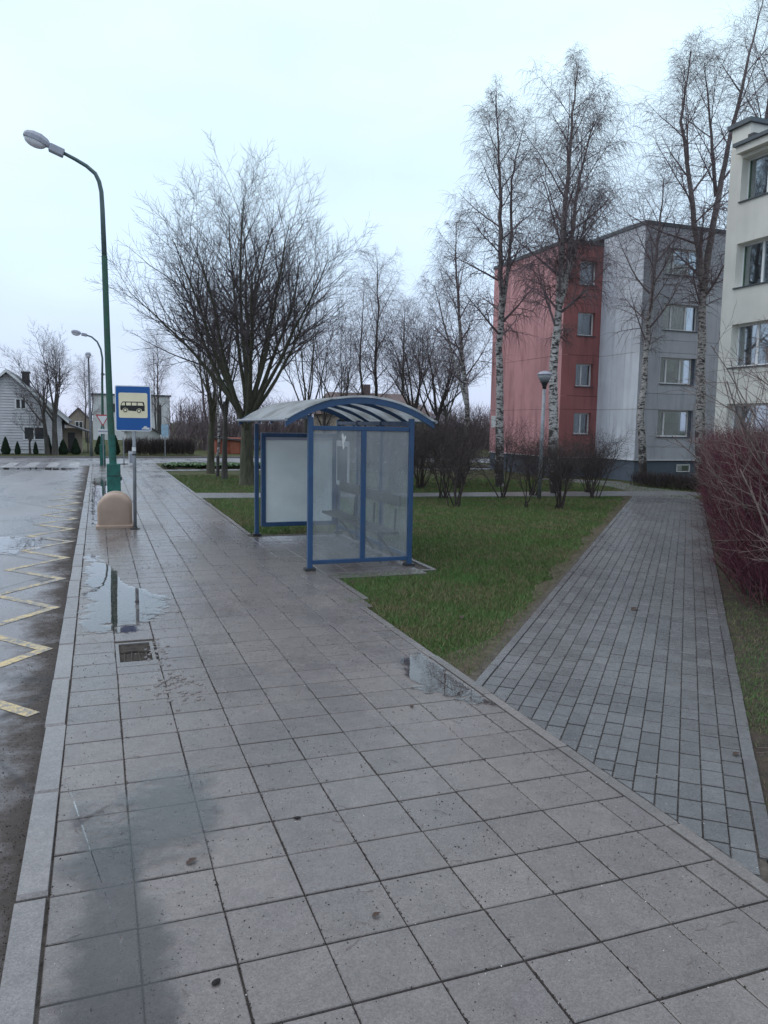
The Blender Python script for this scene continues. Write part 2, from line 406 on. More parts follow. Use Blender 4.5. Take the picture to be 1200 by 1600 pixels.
def mk_wall(name, col, streak, amt, scale=3.0):
    m = NT(name)
    c = m.mix(1.0, col, m.rng(m.noise(0.7, 5, 0.6), 0.3, 0.7, 0.9, 1.1), 'MULTIPLY')
    c = m.mix(1.0, c, m.rng(m.rand(), 0, 1, 0.96, 1.04), 'MULTIPLY')
    st = m.math('MULTIPLY', m.rng(m.noise(scale, 6, 0.65, (1.2, 1.2, 0.14)), 0.46, 0.68), m.rng(m.noise(0.5, 3, 0.5, None, (9, 2, 4)), 0.28, 0.55))
    c = m.mix(m.math('MULTIPLY', st, amt), c, streak)
    return m.done(m.bsdf(c, 0.85, 0.25, 0, m.noise(45, 3, 0.6), 0.15))
M['red_wall'] = mk_wall('red_render', (0.60, 0.315, 0.325), (0.27, 0.125, 0.13), 0.75)  # west face of the red wing, its lit side painted lighter
M['red_dark_wall'] = mk_wall('deep_red_render', (0.35, 0.14, 0.135), (0.17, 0.08, 0.08), 0.75)  # same red render on the south face, shade put into the colour
M['grey_wall'] = mk_wall('pale_grey_panel', (0.66, 0.69, 0.755), (0.36, 0.38, 0.43), 0.5)  # west face of the grey wing, light from the left painted in
M['grey_wall2'] = mk_wall('mid_grey_panel', (0.48, 0.49, 0.535), (0.25, 0.26, 0.29), 0.55)  # same grey panels on the south face, darkened in colour for shade
M['plinth'] = mk_wall('blue_grey_plinth', (0.12, 0.145, 0.185), (0.07, 0.08, 0.09), 0.5)
M['cream_wall'] = mk_wall('cream_render', (0.70, 0.675, 0.62), (0.55, 0.53, 0.48), 0.3)
M['white_wall'] = mk_wall('white_render', (0.6, 0.6, 0.6), (0.4, 0.4, 0.4), 0.3)
M['tan_wall'] = mk_wall('tan_render', (0.30, 0.25, 0.21), (0.2, 0.17, 0.14), 0.4)
M['siding'] = plain('white_painted_boards', (0.56, 0.55, 0.57), 0.6, 0.4, 0, 0.1, 2, 0, (0.35, 0.34, 0.35), 0.4, None, 0.05)
M['joint'] = plain('dark_joint', (0.06, 0.06, 0.065), 0.9, 0.2)
M['flash'] = plain('grey_metal_flashing', (0.085, 0.1, 0.115), 0.5, 0.5, 0.2, 0.15, 3)
M['slate'] = plain('dark_slate_roof', (0.07, 0.068, 0.075), 0.6, 0.4, 0, 0.3, 4, 0.4)
M['brown_roof'] = plain('brown_tile_roof', (0.125, 0.085, 0.08), 0.7, 0.4, 0, 0.3, 4, 0.4)
M['brick'] = plain('red_brick', (0.25, 0.07, 0.045), 0.8, 0.3, 0, 0.3, 5, 0.4)
def mk_bark(name, a, b, scale=9):
    m = NT(name)
    v = m.noise(scale, 6, 0.7, (1, 1, 0.25), None, True)
    c = m.mix(m.rng(v, 0.35, 0.65), a, b)
    return m.done(m.bsdf(c, 0.85, 0.25, 0, v, 0.7, 0.03))
M['bark'] = mk_bark('dark_bark', (0.038, 0.034, 0.031), (0.095, 0.087, 0.078))
M['bark_green'] = mk_bark('mossy_bark', (0.042, 0.04, 0.028), (0.09, 0.088, 0.062))
M['twig'] = mk_bark('twig_bark', (0.062, 0.051, 0.054), (0.105, 0.087, 0.09))
M['birch_twig'] = mk_bark('birch_twig_bark', (0.115, 0.085, 0.093), (0.18, 0.142, 0.148))
M['bush_twig'] = mk_bark('bush_bark', (0.038, 0.03, 0.03), (0.08, 0.063, 0.06))
M['red_twig'] = mk_bark('crimson_shoot_bark', (0.078, 0.022, 0.036), (0.14, 0.048, 0.062))
M['pale_twig'] = mk_bark('pale_brown_shoot_bark', (0.11, 0.075, 0.07), (0.23, 0.175, 0.16))
def mk_birch():
    m = NT('birch_bark')
    marks = m.rng(m.noise(6, 5, 0.75, (1.0, 1.0, 2.6), None, True), 0.48, 0.56)
    low = m.n('ShaderNodeSeparateXYZ'); m.l(m.n('ShaderNodeTexCoord').outputs['Object'], low.inputs[0])
    rough_base = m.rng(m.math('ADD', low.outputs['Z'], m.rng(m.noise(2.2, 5, 0.7, None, None, True), 0.3, 0.7, -3.4, 3.4)), 0.6, 2.4, 1, 0)
    c = m.mix(m.noise(5, 3, 0.6, None, None, True), (0.36, 0.34, 0.33), (0.56, 0.54, 0.53))
    c = m.mix(marks, c, (0.035, 0.03, 0.03)); c = m.mix(rough_base, c, (0.055, 0.048, 0.046))
    up = m.rng(low.outputs['Z'], 4.5, 8.5, 0, 0.85)
    c = m.mix(up, c, (0.11, 0.085, 0.085))
    return m.done(m.bsdf(c, 0.75, 0.3, 0, m.noise(9, 5, 0.7, (1, 1, 3), None, True), 0.4, 0.02))
M['birch'] = mk_birch()
M['conifer'] = plain('thuja_green', (0.02, 0.034, 0.02), 0.7, 0.2, 0, 0.4, 9, 0, None, 0, None, 0.35)
M['leafy'] = plain('leaf_green', (0.05, 0.105, 0.03), 0.5, 0.4, 0, 0.3, 9, 0, None, 0, None, 0.4)
M['dead_leaf'] = plain('dead_leaf_brown', (0.055, 0.034, 0.027), 0.7, 0.3, 0, 0.4, 30, 0.3)
M['stone_dark'] = plain('black_pebble', (0.010, 0.0095, 0.0095), 0.75, 0.3, 0, 0.3, 40, 0.4)
M['mud'] = plain('brown_mud_water', (0.30, 0.25, 0.17), 0.2, 0.5, 0, 0.3, 9, 0.05)
M['rust'] = plain('rusted_iron', (0.03, 0.022, 0.016), 0.6, 0.4, 0.2, 0.4, 20, 0.5)
M['crumb'] = plain('dirt_crumb', (0.035, 0.029, 0.026), 0.85, 0.3, 0, 0.3, 20, 0, None, 0, None, 0.8)
M['litter'] = plain('pale_scrap', (0.62, 0.62, 0.6), 0.6, 0.4)
M['bowl'] = plain('grey_lantern_bowl', (0.33, 0.34, 0.37), 0.3, 0.5, 0, 0.08, 4)
M['worn'] = plain('trodden_soil', (0.085, 0.068, 0.05), 0.9, 0.2, 0, 0.5, 9, 0.9, (0.05, 0.05, 0.025), 0.6)
M['room_light'] = plain('bright_room', (0.42, 0.46, 0.44), 0.9, 0.2)  # pale interior colour stands in for sky reflected in the cream block's panes
# ================================================================= SETTING
rnd = random.Random(11)
PD = (0.659, 0.752); PN = (0.752, -0.659)           # brick path: along, across
def pp(s, n): return (s * PD[0] + n * PN[0], s * PD[1] + n * PN[1])
def sn_of(x, y): return (x * PD[0] + y * PD[1], x * PN[0] + y * PN[1])
def apparent(x, y, z=0.0):
    """rough picture size of a stone here and whether it stands in view (only picks which stones are built singly)"""
    d = Vector((x, y, z)) - CAM; k = d.dot(cF)
    if k < 0.3: return 0
    u, v = d.dot(cR) / k * 1220, d.dot(cU) / k * 1220
    return 1 / (k * k) if abs(u) < 800 and abs(v) < 1250 else 0

def sheet(name, polys, z, mat, kind='structure', zb=None):
    m = MB()
    for p in polys:
        if zb is None:
            a = sum(p[i][0] * p[(i + 1) % len(p)][1] - p[(i + 1) % len(p)][0] * p[i][1] for i in range(len(p)))
            m.poly([(x, y, z) for x, y in (p if a > 0 else p[::-1])])
        else: m.prism(p, (0, 0, zb), (1, 0, 0), (0, 1, 0), (0, 0, z - zb))
    return tag(m.build(name, mat), kind=kind)
def rect(x0, x1, y0, y1): return [(x0, y0), (x1, y0), (x1, y1), (x0, y1)]

sheet('ground', [rect(-2500, 2500, -2500, 2500)], -0.16, M['lawn'])
sheet('road', [[(-9, -12), (-0.365, -12), (-0.365, 39.6), (-0.2, 40.2), (0.6, 40.9), (120, 40.9), (120, 47.5), (-120, 47.5), (-120, 40.2), (-9, 40.2)]], -0.10, M['road'])

# zigzag bus-stop marking and zebra crossing
zz = MB()
def strip(m, a, b, w, z):
    a, b = Vector((*a, z)), Vector((*b, z)); d = (b - a).normalized(); n = Vector((-d.y, d.x, 0)) * w / 2
    e = d * w * 0.35
    m.poly([a - n - e, b - n + e, b + n + e, a + n - e])
k = 0; yv = 5.93
tips = [(-0.50, 5.95)]
while yv < 25:
    yv += 0.86
    tips.append((-1.2 + rnd.uniform(-.02, .02), yv) if k % 2 == 0 else (-0.5 + rnd.uniform(-.02, .02), yv)); k += 1
for i in range(len(tips) - 1): strip(zz, tips[i], tips[i + 1], 0.11, -0.096 + 0.0008 * (i % 2))
tag(zz.build('zigzag_marking', M['yellow']), kind='structure')
zb = MB()
for i in range(9): zb.poly([(-0.85 - i * 0.92 - x, y, -0.0945) for x, y in ((0.46, 38.3), (0, 38.3), (0, 42.4), (0.46, 42.4))])
tag(zb.build('zebra_crossing', M['white_line']), kind='structure')

# ---- sidewalk: grid of square slabs
PX, PY, X0, Y0 = 0.342, 0.332, -0.238, 1.724
NROW = 113
sidewalk = sheet('sidewalk', [[(-0.36, -4), (2.66, -4), (2.66, 8.2), (2.86, 8.3), (2.86, 9.9), (4.36, 9.9), (4.36, 13.95), (2.5, 13.95), (2.5, 39.2), (-0.36, 39.2)]], -0.012, M['bedding'], zb=-0.155)
cells = []
for r_ in range(-2, NROW):
    ya, yb = Y0 + r_ * PY, Y0 + (r_ + 1) * PY
    for c in range(8): cells.append((X0 + c * PX, X0 + (c + 1) * PX, ya, yb))
    if yb < 8.25: cells.append((X0 + 8 * PX, 2.672, ya, yb))
    elif yb < 9.95: cells.append((X0 + 8 * PX, X0 + 9 * PX, ya, yb))
    elif 9.95 < yb < 14.0:
        for c in range(8, 13): cells.append((X0 + c * PX, X0 + (c + 1) * PX, ya, yb))
ranked = sorted(cells, key=lambda q: -apparent((q[0] + q[1]) / 2, (q[2] + q[3]) / 2))
g = 0.0030; gy = 0.0056
full = MB().slab(rect(-PX / 2 + g, PX / 2 - g, -PY / 2 + gy, PY / 2 - gy), -0.04, 0.0, 0.0036).mesh('slab', M['slab'])
far = MB()
def jit(): return rnd.uniform(-0.0014, 0.001), rnd.uniform(-0.004, 0.004)
for i, (xa, xb, ya, yb) in enumerate(ranked):
    cx_, cy_ = (xa + xb) / 2, (ya + yb) / 2
    if 0.10 < cx_ < 0.44 and 6.55 < cy_ < 7.3: continue          # the drain sits here
    dz, da = jit()
    if i < 300:
        me = full if abs(xb - xa - PX) < 0.01 else MB().slab(rect(-(xb - xa) / 2 + g, (xb - xa) / 2 - g, -PY / 2 + gy, PY / 2 - gy), -0.04, 0.0, 0.0036).mesh('slab', M['slab'])
        o = link('slab', me, sidewalk, (cx_ + rnd.uniform(-.002, .002), cy_ + rnd.uniform(-.002, .002), dz))
        o.rotation_euler = (rnd.uniform(-.003, .003), rnd.uniform(-.003, .003), da)
    elif apparent(cx_, cy_) > 0:
        far.slab(rect(xa + g, xb - g, ya + gy, yb - gy), -0.03, dz, 0.005)
tag(far.build('far_slabs', M['slab'], sidewalk), kind='stuff')
# edging stones of the sidewalk
def edging(parent, a, b, w, z, mat, step=0.98, z0=-0.1):
    a, b = Vector((*a, 0)), Vector((*b, 0)); L = (b - a).length; d = (b - a) / L; n = Vector((d.y, -d.x, 0))
    k = max(1, round(L / step)); st = L / k
    me = MB().slab([(0.004, 0), (st - 0.004, 0), (st - 0.004, w), (0.004, w)], z0, 0, 0.006).mesh('edging_stone', mat)
    ang = math.atan2(d.y, d.x)
    for i in range(k):
        o = link('edging_stone', me, parent, a + d * st * i + Vector((rnd.uniform(-.004, .004), rnd.uniform(-.004, .004), z + rnd.uniform(-.004, .004))))
        o.rotation_euler = (0, 0, ang)
edging(sidewalk, (2.756, 1.0), (2.756, 8.15), 0.076, 0.0005, M['edging'])
edging(sidewalk, (2.915, 8.42), (2.915, 9.88), 0.07, 0.004, M['edging'])
edging(sidewalk, (2.94, 9.885), (4.42, 9.885), 0.07, 0.006, M['edging'])
edging(sidewalk, (4.43, 9.9), (4.43, 13.95), 0.07, 0.004, M['edging'])
edging(sidewalk, (2.58, 14.0), (2.58, 39.2), 0.075, 0.008, M['edging'])

# ---- kerb
kerb = sheet('kerb', [rect(-0.36, -0.245, -4, 39.2)], -0.02, M['bedding'], zb=-0.155)
ks = MB().slab(rect(-0.125, 0, 0.005, 0.993), -0.16, 0, 0.014).mesh('kerb_stone', M['kerb'])
for i in range(-1, 40):
    y = -0.6 + i * 1.0
    o = link('kerb_stone', ks, kerb, (-0.243 + rnd.uniform(-.004, .004), y, 0.006 + rnd.uniform(-.006, .006)))
    o.rotation_euler = (0, rnd.uniform(-.012, .012), rnd.uniform(-.003, .003))
for i in range(3):
    o = link('kerb_stone', ks, kerb, (-0.243 + 0.99 * i, 39.32, 0.004)); o.rotation_euler = (0, 0, -math.pi / 2)

# ---- lawn, paths, beds
def wavy(name, x0, x1, y0, y1, nx, ny, z, mat, amp):
    m = MB(); R_ = random.Random(5)
    ph = [(R_.uniform(.3, 2.2), R_.uniform(.3, 2.2), R_.uniform(0, 6)) for _ in range(6)]
    for j in range(ny + 1):
        for i in range(nx + 1):
            x, y = x0 + (x1 - x0) * i / nx, y0 + (y1 - y0) * j / ny
            m.v.append((x, y, z + amp * sum(math.sin(a * x + b * y + c) for a, b, c in ph) / 6))
    for j in range(ny):
        for i in range(nx): q = j * (nx + 1) + i; m.face((q, q + 1, q + nx + 2, q + nx + 1))
    return tag(m.build(name, mat), kind='structure')
wavy('lawn', 2.5, 60, -6, 40.6, 180, 150, -0.035, M['lawn'], 0.012)
sheet('far_verge', [rect(-120, 120, 47.62, 400)], -0.02, M['lawn'], zb=-0.155)
fk = sheet('far_kerb', [rect(-60, 60, 47.5, 47.62)], 0.0, M['kerb'], zb=-0.155)
sheet('cross_path', [[(2.585, 21.25), (9, 20.55), (15.28, 19.62), (16.55, 18.5), (18.4, 20.1), (18.05, 22.6), (18.9, 25.2), (17.4, 27.4), (16.6, 27.1), (17.0, 23.2), (16.4, 21.3), (9, 21.75), (2.585, 22.85)]], -0.006, M['path'], zb=-0.06)
sheet('far_path', [rect(2.585, 40, 33.55, 34.35)], -0.006, M['kerb'], zb=-0.06)
sheet('flower_bed', [rect(2.7, 24, 35.0, 37.2)], 0.0, M['soil'], zb=-0.06)
bed = [pp(3.55, 0.47), pp(24, 0.47), pp(24, 1.9), (14, 9), (9, 5), (5, 2), (3.4, 2.0)]
sheet('soil_bed', [bed], -0.012, M['soil'], zb=-0.06)
brick_path = sheet('brick_path', [[(2.76, 2.35), (2.76, 5.5), pp(24.8, -1.45), pp(24.8, 0.45), pp(3.9, 0.455)]], -0.013, M['sandy'], zb=-0.07)
# running bond of grey pavers, cut against the sidewalk
def clip_x(poly, x):
    out = []
    for i in range(len(poly)):
        a, b = poly[i], poly[(i + 1) % len(poly)]
        if a[0] >= x: out.append(a)
        if (a[0] >= x) != (b[0] >= x):
            t = (x - a[0]) / (b[0] - a[0]); out.append((x, a[1] + t * (b[1] - a[1])))
    return out
CW, RW = 0.1203, 0.2145
pav = []
for c in range(15):
    n0 = -1.385 + c * CW; off = rnd.uniform(0.3, 0.7) * RW if c % 2 else rnd.uniform(-0.1, 0.1) * RW
    s_ = 2.9 + off
    while s_ < 24.75:
        L = RW if rnd.random() > 0.06 else RW * rnd.choice((0.66, 1.33))
        pav.append((s_, min(s_ + L, 24.8), n0, n0 + CW)); s_ += L
def pav_poly(q):
    j = 0.0085; jn = 0.0026
    p = [pp(q[0] + j, q[2] + jn), pp(q[1] - j, q[2] + jn), pp(q[1] - j, q[3] - jn), pp(q[0] + j, q[3] - jn)]
    return clip_x(p, 2.766)
pav.sort(key=lambda q: -apparent(*pp((q[0] + q[1]) / 2, (q[2] + q[3]) / 2)))
rest = MB(); done = 0
std = MB().slab([(-RW / 2 + .0085, -CW / 2 + .0026), (RW / 2 - .0085, -CW / 2 + .0026), (RW / 2 - .0085, CW / 2 - .0026), (-RW / 2 + .0085, CW / 2 - .0026)], -0.05, 0, 0.004).mesh('paver', M['paver'])
PANG = math.atan2(PD[1], PD[0])
for q in pav:
    P_ = pav_poly(q)
    if len(P_) < 3: continue
    c = pp((q[0] + q[1]) / 2, (q[2] + q[3]) / 2)
    ap = apparent(*c)
    dz = -0.002 + rnd.uniform(-.0016, .0016)
    if done < 300 and ap > 0:
        done += 1
        if len(P_) == 4 and min(x for x, y in P_) > 2.77 and abs(q[1] - q[0] - RW) < 1e-3:
            o = link('paver', std, brick_path, (c[0], c[1], dz)); o.rotation_euler = (rnd.uniform(-.008, .008), rnd.uniform(-.008, .008), PANG + rnd.uniform(-.008, .008))
        else:
            ctr = (sum(p[0] for p in P_) / len(P_), sum(p[1] for p in P_) / len(P_))
            link('paver', MB().slab([(x - ctr[0], y - ctr[1]) for x, y in P_], -0.05, 0, 0.005).mesh('paver', M['paver']), brick_path, (ctr[0], ctr[1], dz))
    elif ap > 0: rest.slab(P_, -0.03, dz, 0.004)
tag(rest.build('far_pavers', M['paver'], brick_path), kind='stuff')
edging(brick_path, pp(5.75, -1.387), pp(24.7, -1.387), 0.07, 0.004, M['paver'], 0.6)
edging(brick_path, pp(3.92, 0.495), pp(24.7, 0.495), 0.073, 0.002, M['paver'], 0.6)

ws = MB(); R_ = random.Random(17); A_ = []; B_ = []
for i in range(120):
    s_ = 5.72 + i * .16; A_.append(pp(s_, -1.452)); B_.append(pp(s_, -1.56 - .16 * abs(math.sin(i * .31) * math.sin(i * .113 + 1)) - R_.random() * .07 - .5 * max(0, (7.6 - s_) / 4)))
for i in range(119):
    ws.poly([(*A_[i], -.014), (*A_[i + 1], -.014), (*B_[i + 1], -.022), (*B_[i], -.022)])
tag(ws.build('worn_strip', M['worn']), kind='structure')
# ---- puddles
def puddle(name, pts, z, seed, mat=None, n=72, xlim=(-0.243, 2.672)):
    """pts: rough outline; the rim wobbles, depth falls to 0 at the rim"""
    R_ = random.Random(seed); k = len(pts)
    out = []
    for i in range(n):
        t = i / n * k; a = int(t); f = t - a
        p0, p1, p2, p3 = (pts[(a + j - 1) % k] for j in range(4))
        q = [0.5 * ((2 * p1[d]) + (-p0[d] + p2[d]) * f + (2 * p0[d] - 5 * p1[d] + 4 * p2[d] - p3[d]) * f * f + (-p0[d] + 3 * p1[d] - 3 * p2[d] + p3[d]) * f ** 3) for d in (0, 1)]
        out.append(q)
    out = [(min(max(p[0], xlim[0]), xlim[1]), p[1]) for p in out]
    cx_ = sum(p[0] for p in out) / n; cy_ = sum(p[1] for p in out) / n
    m = MB(); dep = []
    rings = 7
    for r_ in range(rings + 1):
        f = 1 - r_ / rings
        for p in out:
            m.v.append((cx_ + (p[0] - cx_) * max(f, 0.01), cy_ + (p[1] - cy_) * max(f, 0.01), z)); dep.append(min(1.0, r_ / rings * 1.5))
    for r_ in range(rings):
        for i in range(n): m.face((r_ * n + i, r_ * n + (i + 1) % n, (r_ + 1) * n + (i + 1) % n, (r_ + 1) * n + i))
    ar = sum(out[i][0] * out[(i + 1) % n][1] - out[(i + 1) % n][0] * out[i][1] for i in range(n))
    if ar < 0: m.f = [f[::-1] for f in m.f]
    me = m.mesh(name, mat or M['water'])
    me.attributes.new('depth', 'FLOAT', 'POINT').data.foreach_set('value', dep)
    return tag(link(name, me), kind='structure')
puddle('puddle', [(-0.5, 7.5), (0.12, 7.4), (0.44, 7.6), (0.72, 8.1), (0.78, 8.9), (0.66, 9.5), (0.32, 10.0), (0.16, 11.4), (-0.1, 12.6), (-0.5, 12.4), (-0.55, 10)], 0.0045, 1)
puddle('puddle', [(2.2, 5.45), (2.5, 4.9), (2.9, 4.9), (2.95, 6.3), (2.5, 6.3)], 0.0045, 3)
puddle('puddle', [(-0.6, 1.6), (0.20, 1.6), (0.3, 2.6), (0.22, 3.3), (0.1, 4.3), (-0.6, 4.6)], 0.0045, 4, M['film'])
puddle('puddle', [(-0.05, 3.5), (0.45, 3.4), (0.62, 3.85), (0.6, 4.5), (0.05, 4.5)], 0.0062, 5, M['film'])
puddle('puddle', [(-0.72, 15.0), (-0.95, 13.55), (-1.6, 13.2), (-3.4, 13.5), (-3.6, 15.6), (-1.7, 15.75)], -0.0935, 6, xlim=(-9, -.37))
puddle('puddle', [(-1.1, 9.8), (-1.5, 10.6), (-3.4, 11.8), (-3.6, 9.6), (-1.9, 8.9)], -0.0935, 8, xlim=(-9, -.37))
puddle('puddle', [(-0.2, 16.3), (0.1, 16.2), (0.2, 19), (0.4, 24), (0.2, 30), (-0.2, 30)], 0.0045, 7)
puddle('puddle', [(-2.5, 36), (-1.0, 35.5), (-0.6, 37.2), (-3, 38.0), (-7, 37.5), (-6, 36.2)], -0.0935, 9, xlim=(-9, -.37))

# ---- grass blades (stuff)
def lawn_ok(x, y):
    x += R_.gauss(0, .022); y += R_.gauss(0, .022)
    s, n = sn_of(x, y)
    if y < 8.25 and x < 2.78: return 0
    if 8.25 <= y < 9.95 and x < 2.9 - (0.3 if y < 8.5 else 0): return 0
    if 9.93 <= y < 14.0 and x < 4.45: return 0
    if x < 2.6: return 0
    if -1.49 < n < 0.49 and s < 24.8: return 0
    if n >= 0.49:
        if s < 5.6: return 0.06
        if s < 7.0: return 0.75
        if n > 0.75 + (9.6 - s) * 0.25 and s > 8.5: return 0.08
        return 0.55 if s < 10 else 0.12
    yc = 21.25 - (x - 2.585) * 0.128
    if yc - 0.03 < y < yc + 1.6 - (0.1 if x > 9 else 0): return 0
    if n > -1.75 - .5 * max(0, (9 - s) / 4) and s < 25: return 0.22 if n > -1.68 else .5                # worn strip along the path
    if 33.5 < y < 34.4 or y > 34.9: return 0
    return 1
R_ = random.Random(3); vv = []; ff = []
def blade(x, y, z, h, w):
    a = R_.uniform(0, 6.283); c, s = math.cos(a) * w, math.sin(a) * w; lx, ly = R_.gauss(0, .45) * h, R_.gauss(0, .45) * h
    b = len(vv); vv.extend(((x - c, y - s, z), (x + c, y + s, z), (x + lx, y + ly, z + h))); ff.append((b, b + 1, b + 2))
cnt = 0
while cnt < 230000:
    # picked in polar coordinates so near ground gets more blades per square metre
    r_ = 4.2 * math.exp(R_.random() * math.log(31 / 4.2)); a = R(R_.uniform(-1, 50)); x, y = r_ * math.sin(a), r_ * math.cos(a)
    k_ = lawn_ok(x, y)
    if k_ and R_.random() < k_:
        sc = 0.8 + r_ / 16
        blade(x, y, -0.036, R_.uniform(.026, .058) * (0.75 + 0.25 * sc), .0026 * sc + 0.0008); cnt += 1
me = bpy.data.meshes.new('grass'); me.from_pydata(vv, [], ff); me.materials.append(M['grass'])
tag(link('grass', me), 'short winter grass with straw patches covering the lawn', 'grass', kind='stuff')

# ---- dirt crumbs, twigs and grit (stuff)
dm = MB(); R_ = random.Random(8)
def crumb(m, x, y, z, s):
    b = len(m.v); a = R_.uniform(0, 6.28)
    for k_ in range(3): t = a + k_ * 2.1 + R_.uniform(-.4, .4); q = s * R_.uniform(.6, 1.3); m.v.append((x + q * math.cos(t), y + q * math.sin(t), z - 0.001))
    m.v.append((x + R_.uniform(-.3, .3) * s, y + R_.uniform(-.3, .3) * s, z + s * R_.uniform(.4, 1.0)))
    for q in ((0, 1, 3), (1, 2, 3), (2, 0, 3)): m.face([b + i for i in q])
for i in range(8000):
    y = 2.0 * math.exp(R_.random() * math.log(8)); x = R_.uniform(-0.24, 2.66)
    if R_.random() < 0.35: x = X0 + round((x - X0) / PX) * PX + R_.gauss(0, .006)
    crumb(dm, x, y, 0.0, R_.choice((.0022, .003, .003, .004, .0055)) * (0.8 + y / 14))
for i in range(1500):
    s, n = R_.uniform(3.9, 16), R_.uniform(-1.4, .42)
    if R_.random() < .6: n = -1.385 + round((n + 1.385) / CW) * CW + R_.gauss(0, .004)
    x, y = pp(s, n)
    if x > 2.78: crumb(dm, x, y, -0.002, R_.choice((.002, .003, .004)) * (0.8 + s / 16))
for i in range(5200):
    y = 2.2 * math.exp(R_.random() * math.log(15)); x = -0.37 - abs(R_.gauss(0, .15)); crumb(dm, x, y, -0.1, R_.choice((.002, .003, .004, .006)) * (0.8 + y / 20))
tag(dm.build('dirt_crumbs', M['crumb']), 'loose dirt and grit scattered over the slabs and gutter', 'dirt', kind='stuff')
tw = MB()
for i in range(150):
    y = 2.0 * math.exp(R_.random() * math.log(6)); x = R_.uniform(-0.2, 2.7); a = R_.uniform(0, 6.28); L = R_.uniform(.015, .05)
    p = [(x, y, .002), (x + L * math.cos(a), y + L * math.sin(a), .004), (x + 1.9 * L * math.cos(a + R_.uniform(-.7, .7)), y + 1.9 * L * math.sin(a + R_.uniform(-.7, .7)), .002)]
    tw.tube(p, [.0012, .001, .0005], 3)
for i in range(900):
    s, n = R_.uniform(3.7, 11), R_.uniform(.5, 1.9); x, y = pp(s, n); a = R_.uniform(0, 6.28); L = R_.uniform(.02, .1)
    tw.tube([(x, y, -.01), (x + L * math.cos(a), y + L * math.sin(a), R_.uniform(-.008, .02))], [.002, .001], 3)
tag(tw.build('fallen_twigs', M['pale_twig']), 'small broken twigs strewn over slabs and soil', 'twigs', kind='stuff')
sc_ = MB()
for i in range(520):
    y = 2.0 * math.exp(R_.random() * math.log(6)); crumb(sc_, R_.uniform(-0.2, 3.2) if y < 5 else R_.uniform(-.2, 2.6), y, 0.001, R_.uniform(.0015, .004))
tag(sc_.build('pale_grit', M['litter']), 'tiny pale grit scattered over the slabs', 'grit', kind='stuff')
rb = MB()
for i in range(170):
    x, y = R_.gauss(.52, .09), R_.gauss(5.95, .22)
    if i > 110: x, y = R_.gauss(.45, .05), R_.gauss(6.9, .2)
    q = [(x + R_.uniform(.006, .026) * math.cos(t + R_.uniform(-.4, .4)), y + R_.uniform(.008, .03) * math.sin(t)) for t in (0, 1.3, 2.6, 3.9, 5.1)]
    rb.slab(q, -0.012, R_.uniform(.001, .009), .004)
tag(rb.build('slab_rubble', M['slab']), 'crumbled concrete fragments of a broken slab beside the drain', 'rubble', kind='stuff')
# ================================================================= BUILDINGS
def wall_panels(parent, O, u, width, z0, z1, ucuts, zcuts, openings, thick, mat, name='wall_panel', gap=0.012):
    """a wall split into panels; O = foot of the left end on the face, u = along the wall, inward = behind it"""
    O, u = Vector(O), Vector(u); inn = Vector((-u.y, u.x, 0))
    us = [0] + list(ucuts) + [width]; zs = [z0] + list(zcuts) + [z1]
    for a in range(len(us) - 1):
        for b in range(len(zs) - 1):
            ga0 = gap / 2 if a else 0; ga1 = gap / 2 if a < len(us) - 2 else 0
            r = [(us[a] + ga0, us[a + 1] - ga1, zs[b] + (gap / 2 if b else 0), zs[b + 1] - (gap / 2 if b < len(zs) - 2 else 0))]
            for (oa, ob, oc, od) in openings:
                nr = []
                for (x0, x1, y0, y1) in r:
                    if ob <= x0 or oa >= x1 or od <= y0 or oc >= y1: nr.append((x0, x1, y0, y1)); continue
                    if oa > x0: nr.append((x0, oa, y0, y1))
                    if ob < x1: nr.append((ob, x1, y0, y1))
                    xa, xb = max(oa, x0), min(ob, x1)
                    if oc > y0: nr.append((xa, xb, y0, oc))
                    if od < y1: nr.append((xa, xb, od, y1))
                r = nr
            if not r: continue
            m = MB()
            for (x0, x1, y0, y1) in r:
                m.obox(O + u * x0 + Vector((0, 0, y0)), u * (x1 - x0), inn * thick, (0, 0, y1 - y0))
            m.build(name, mat, parent)
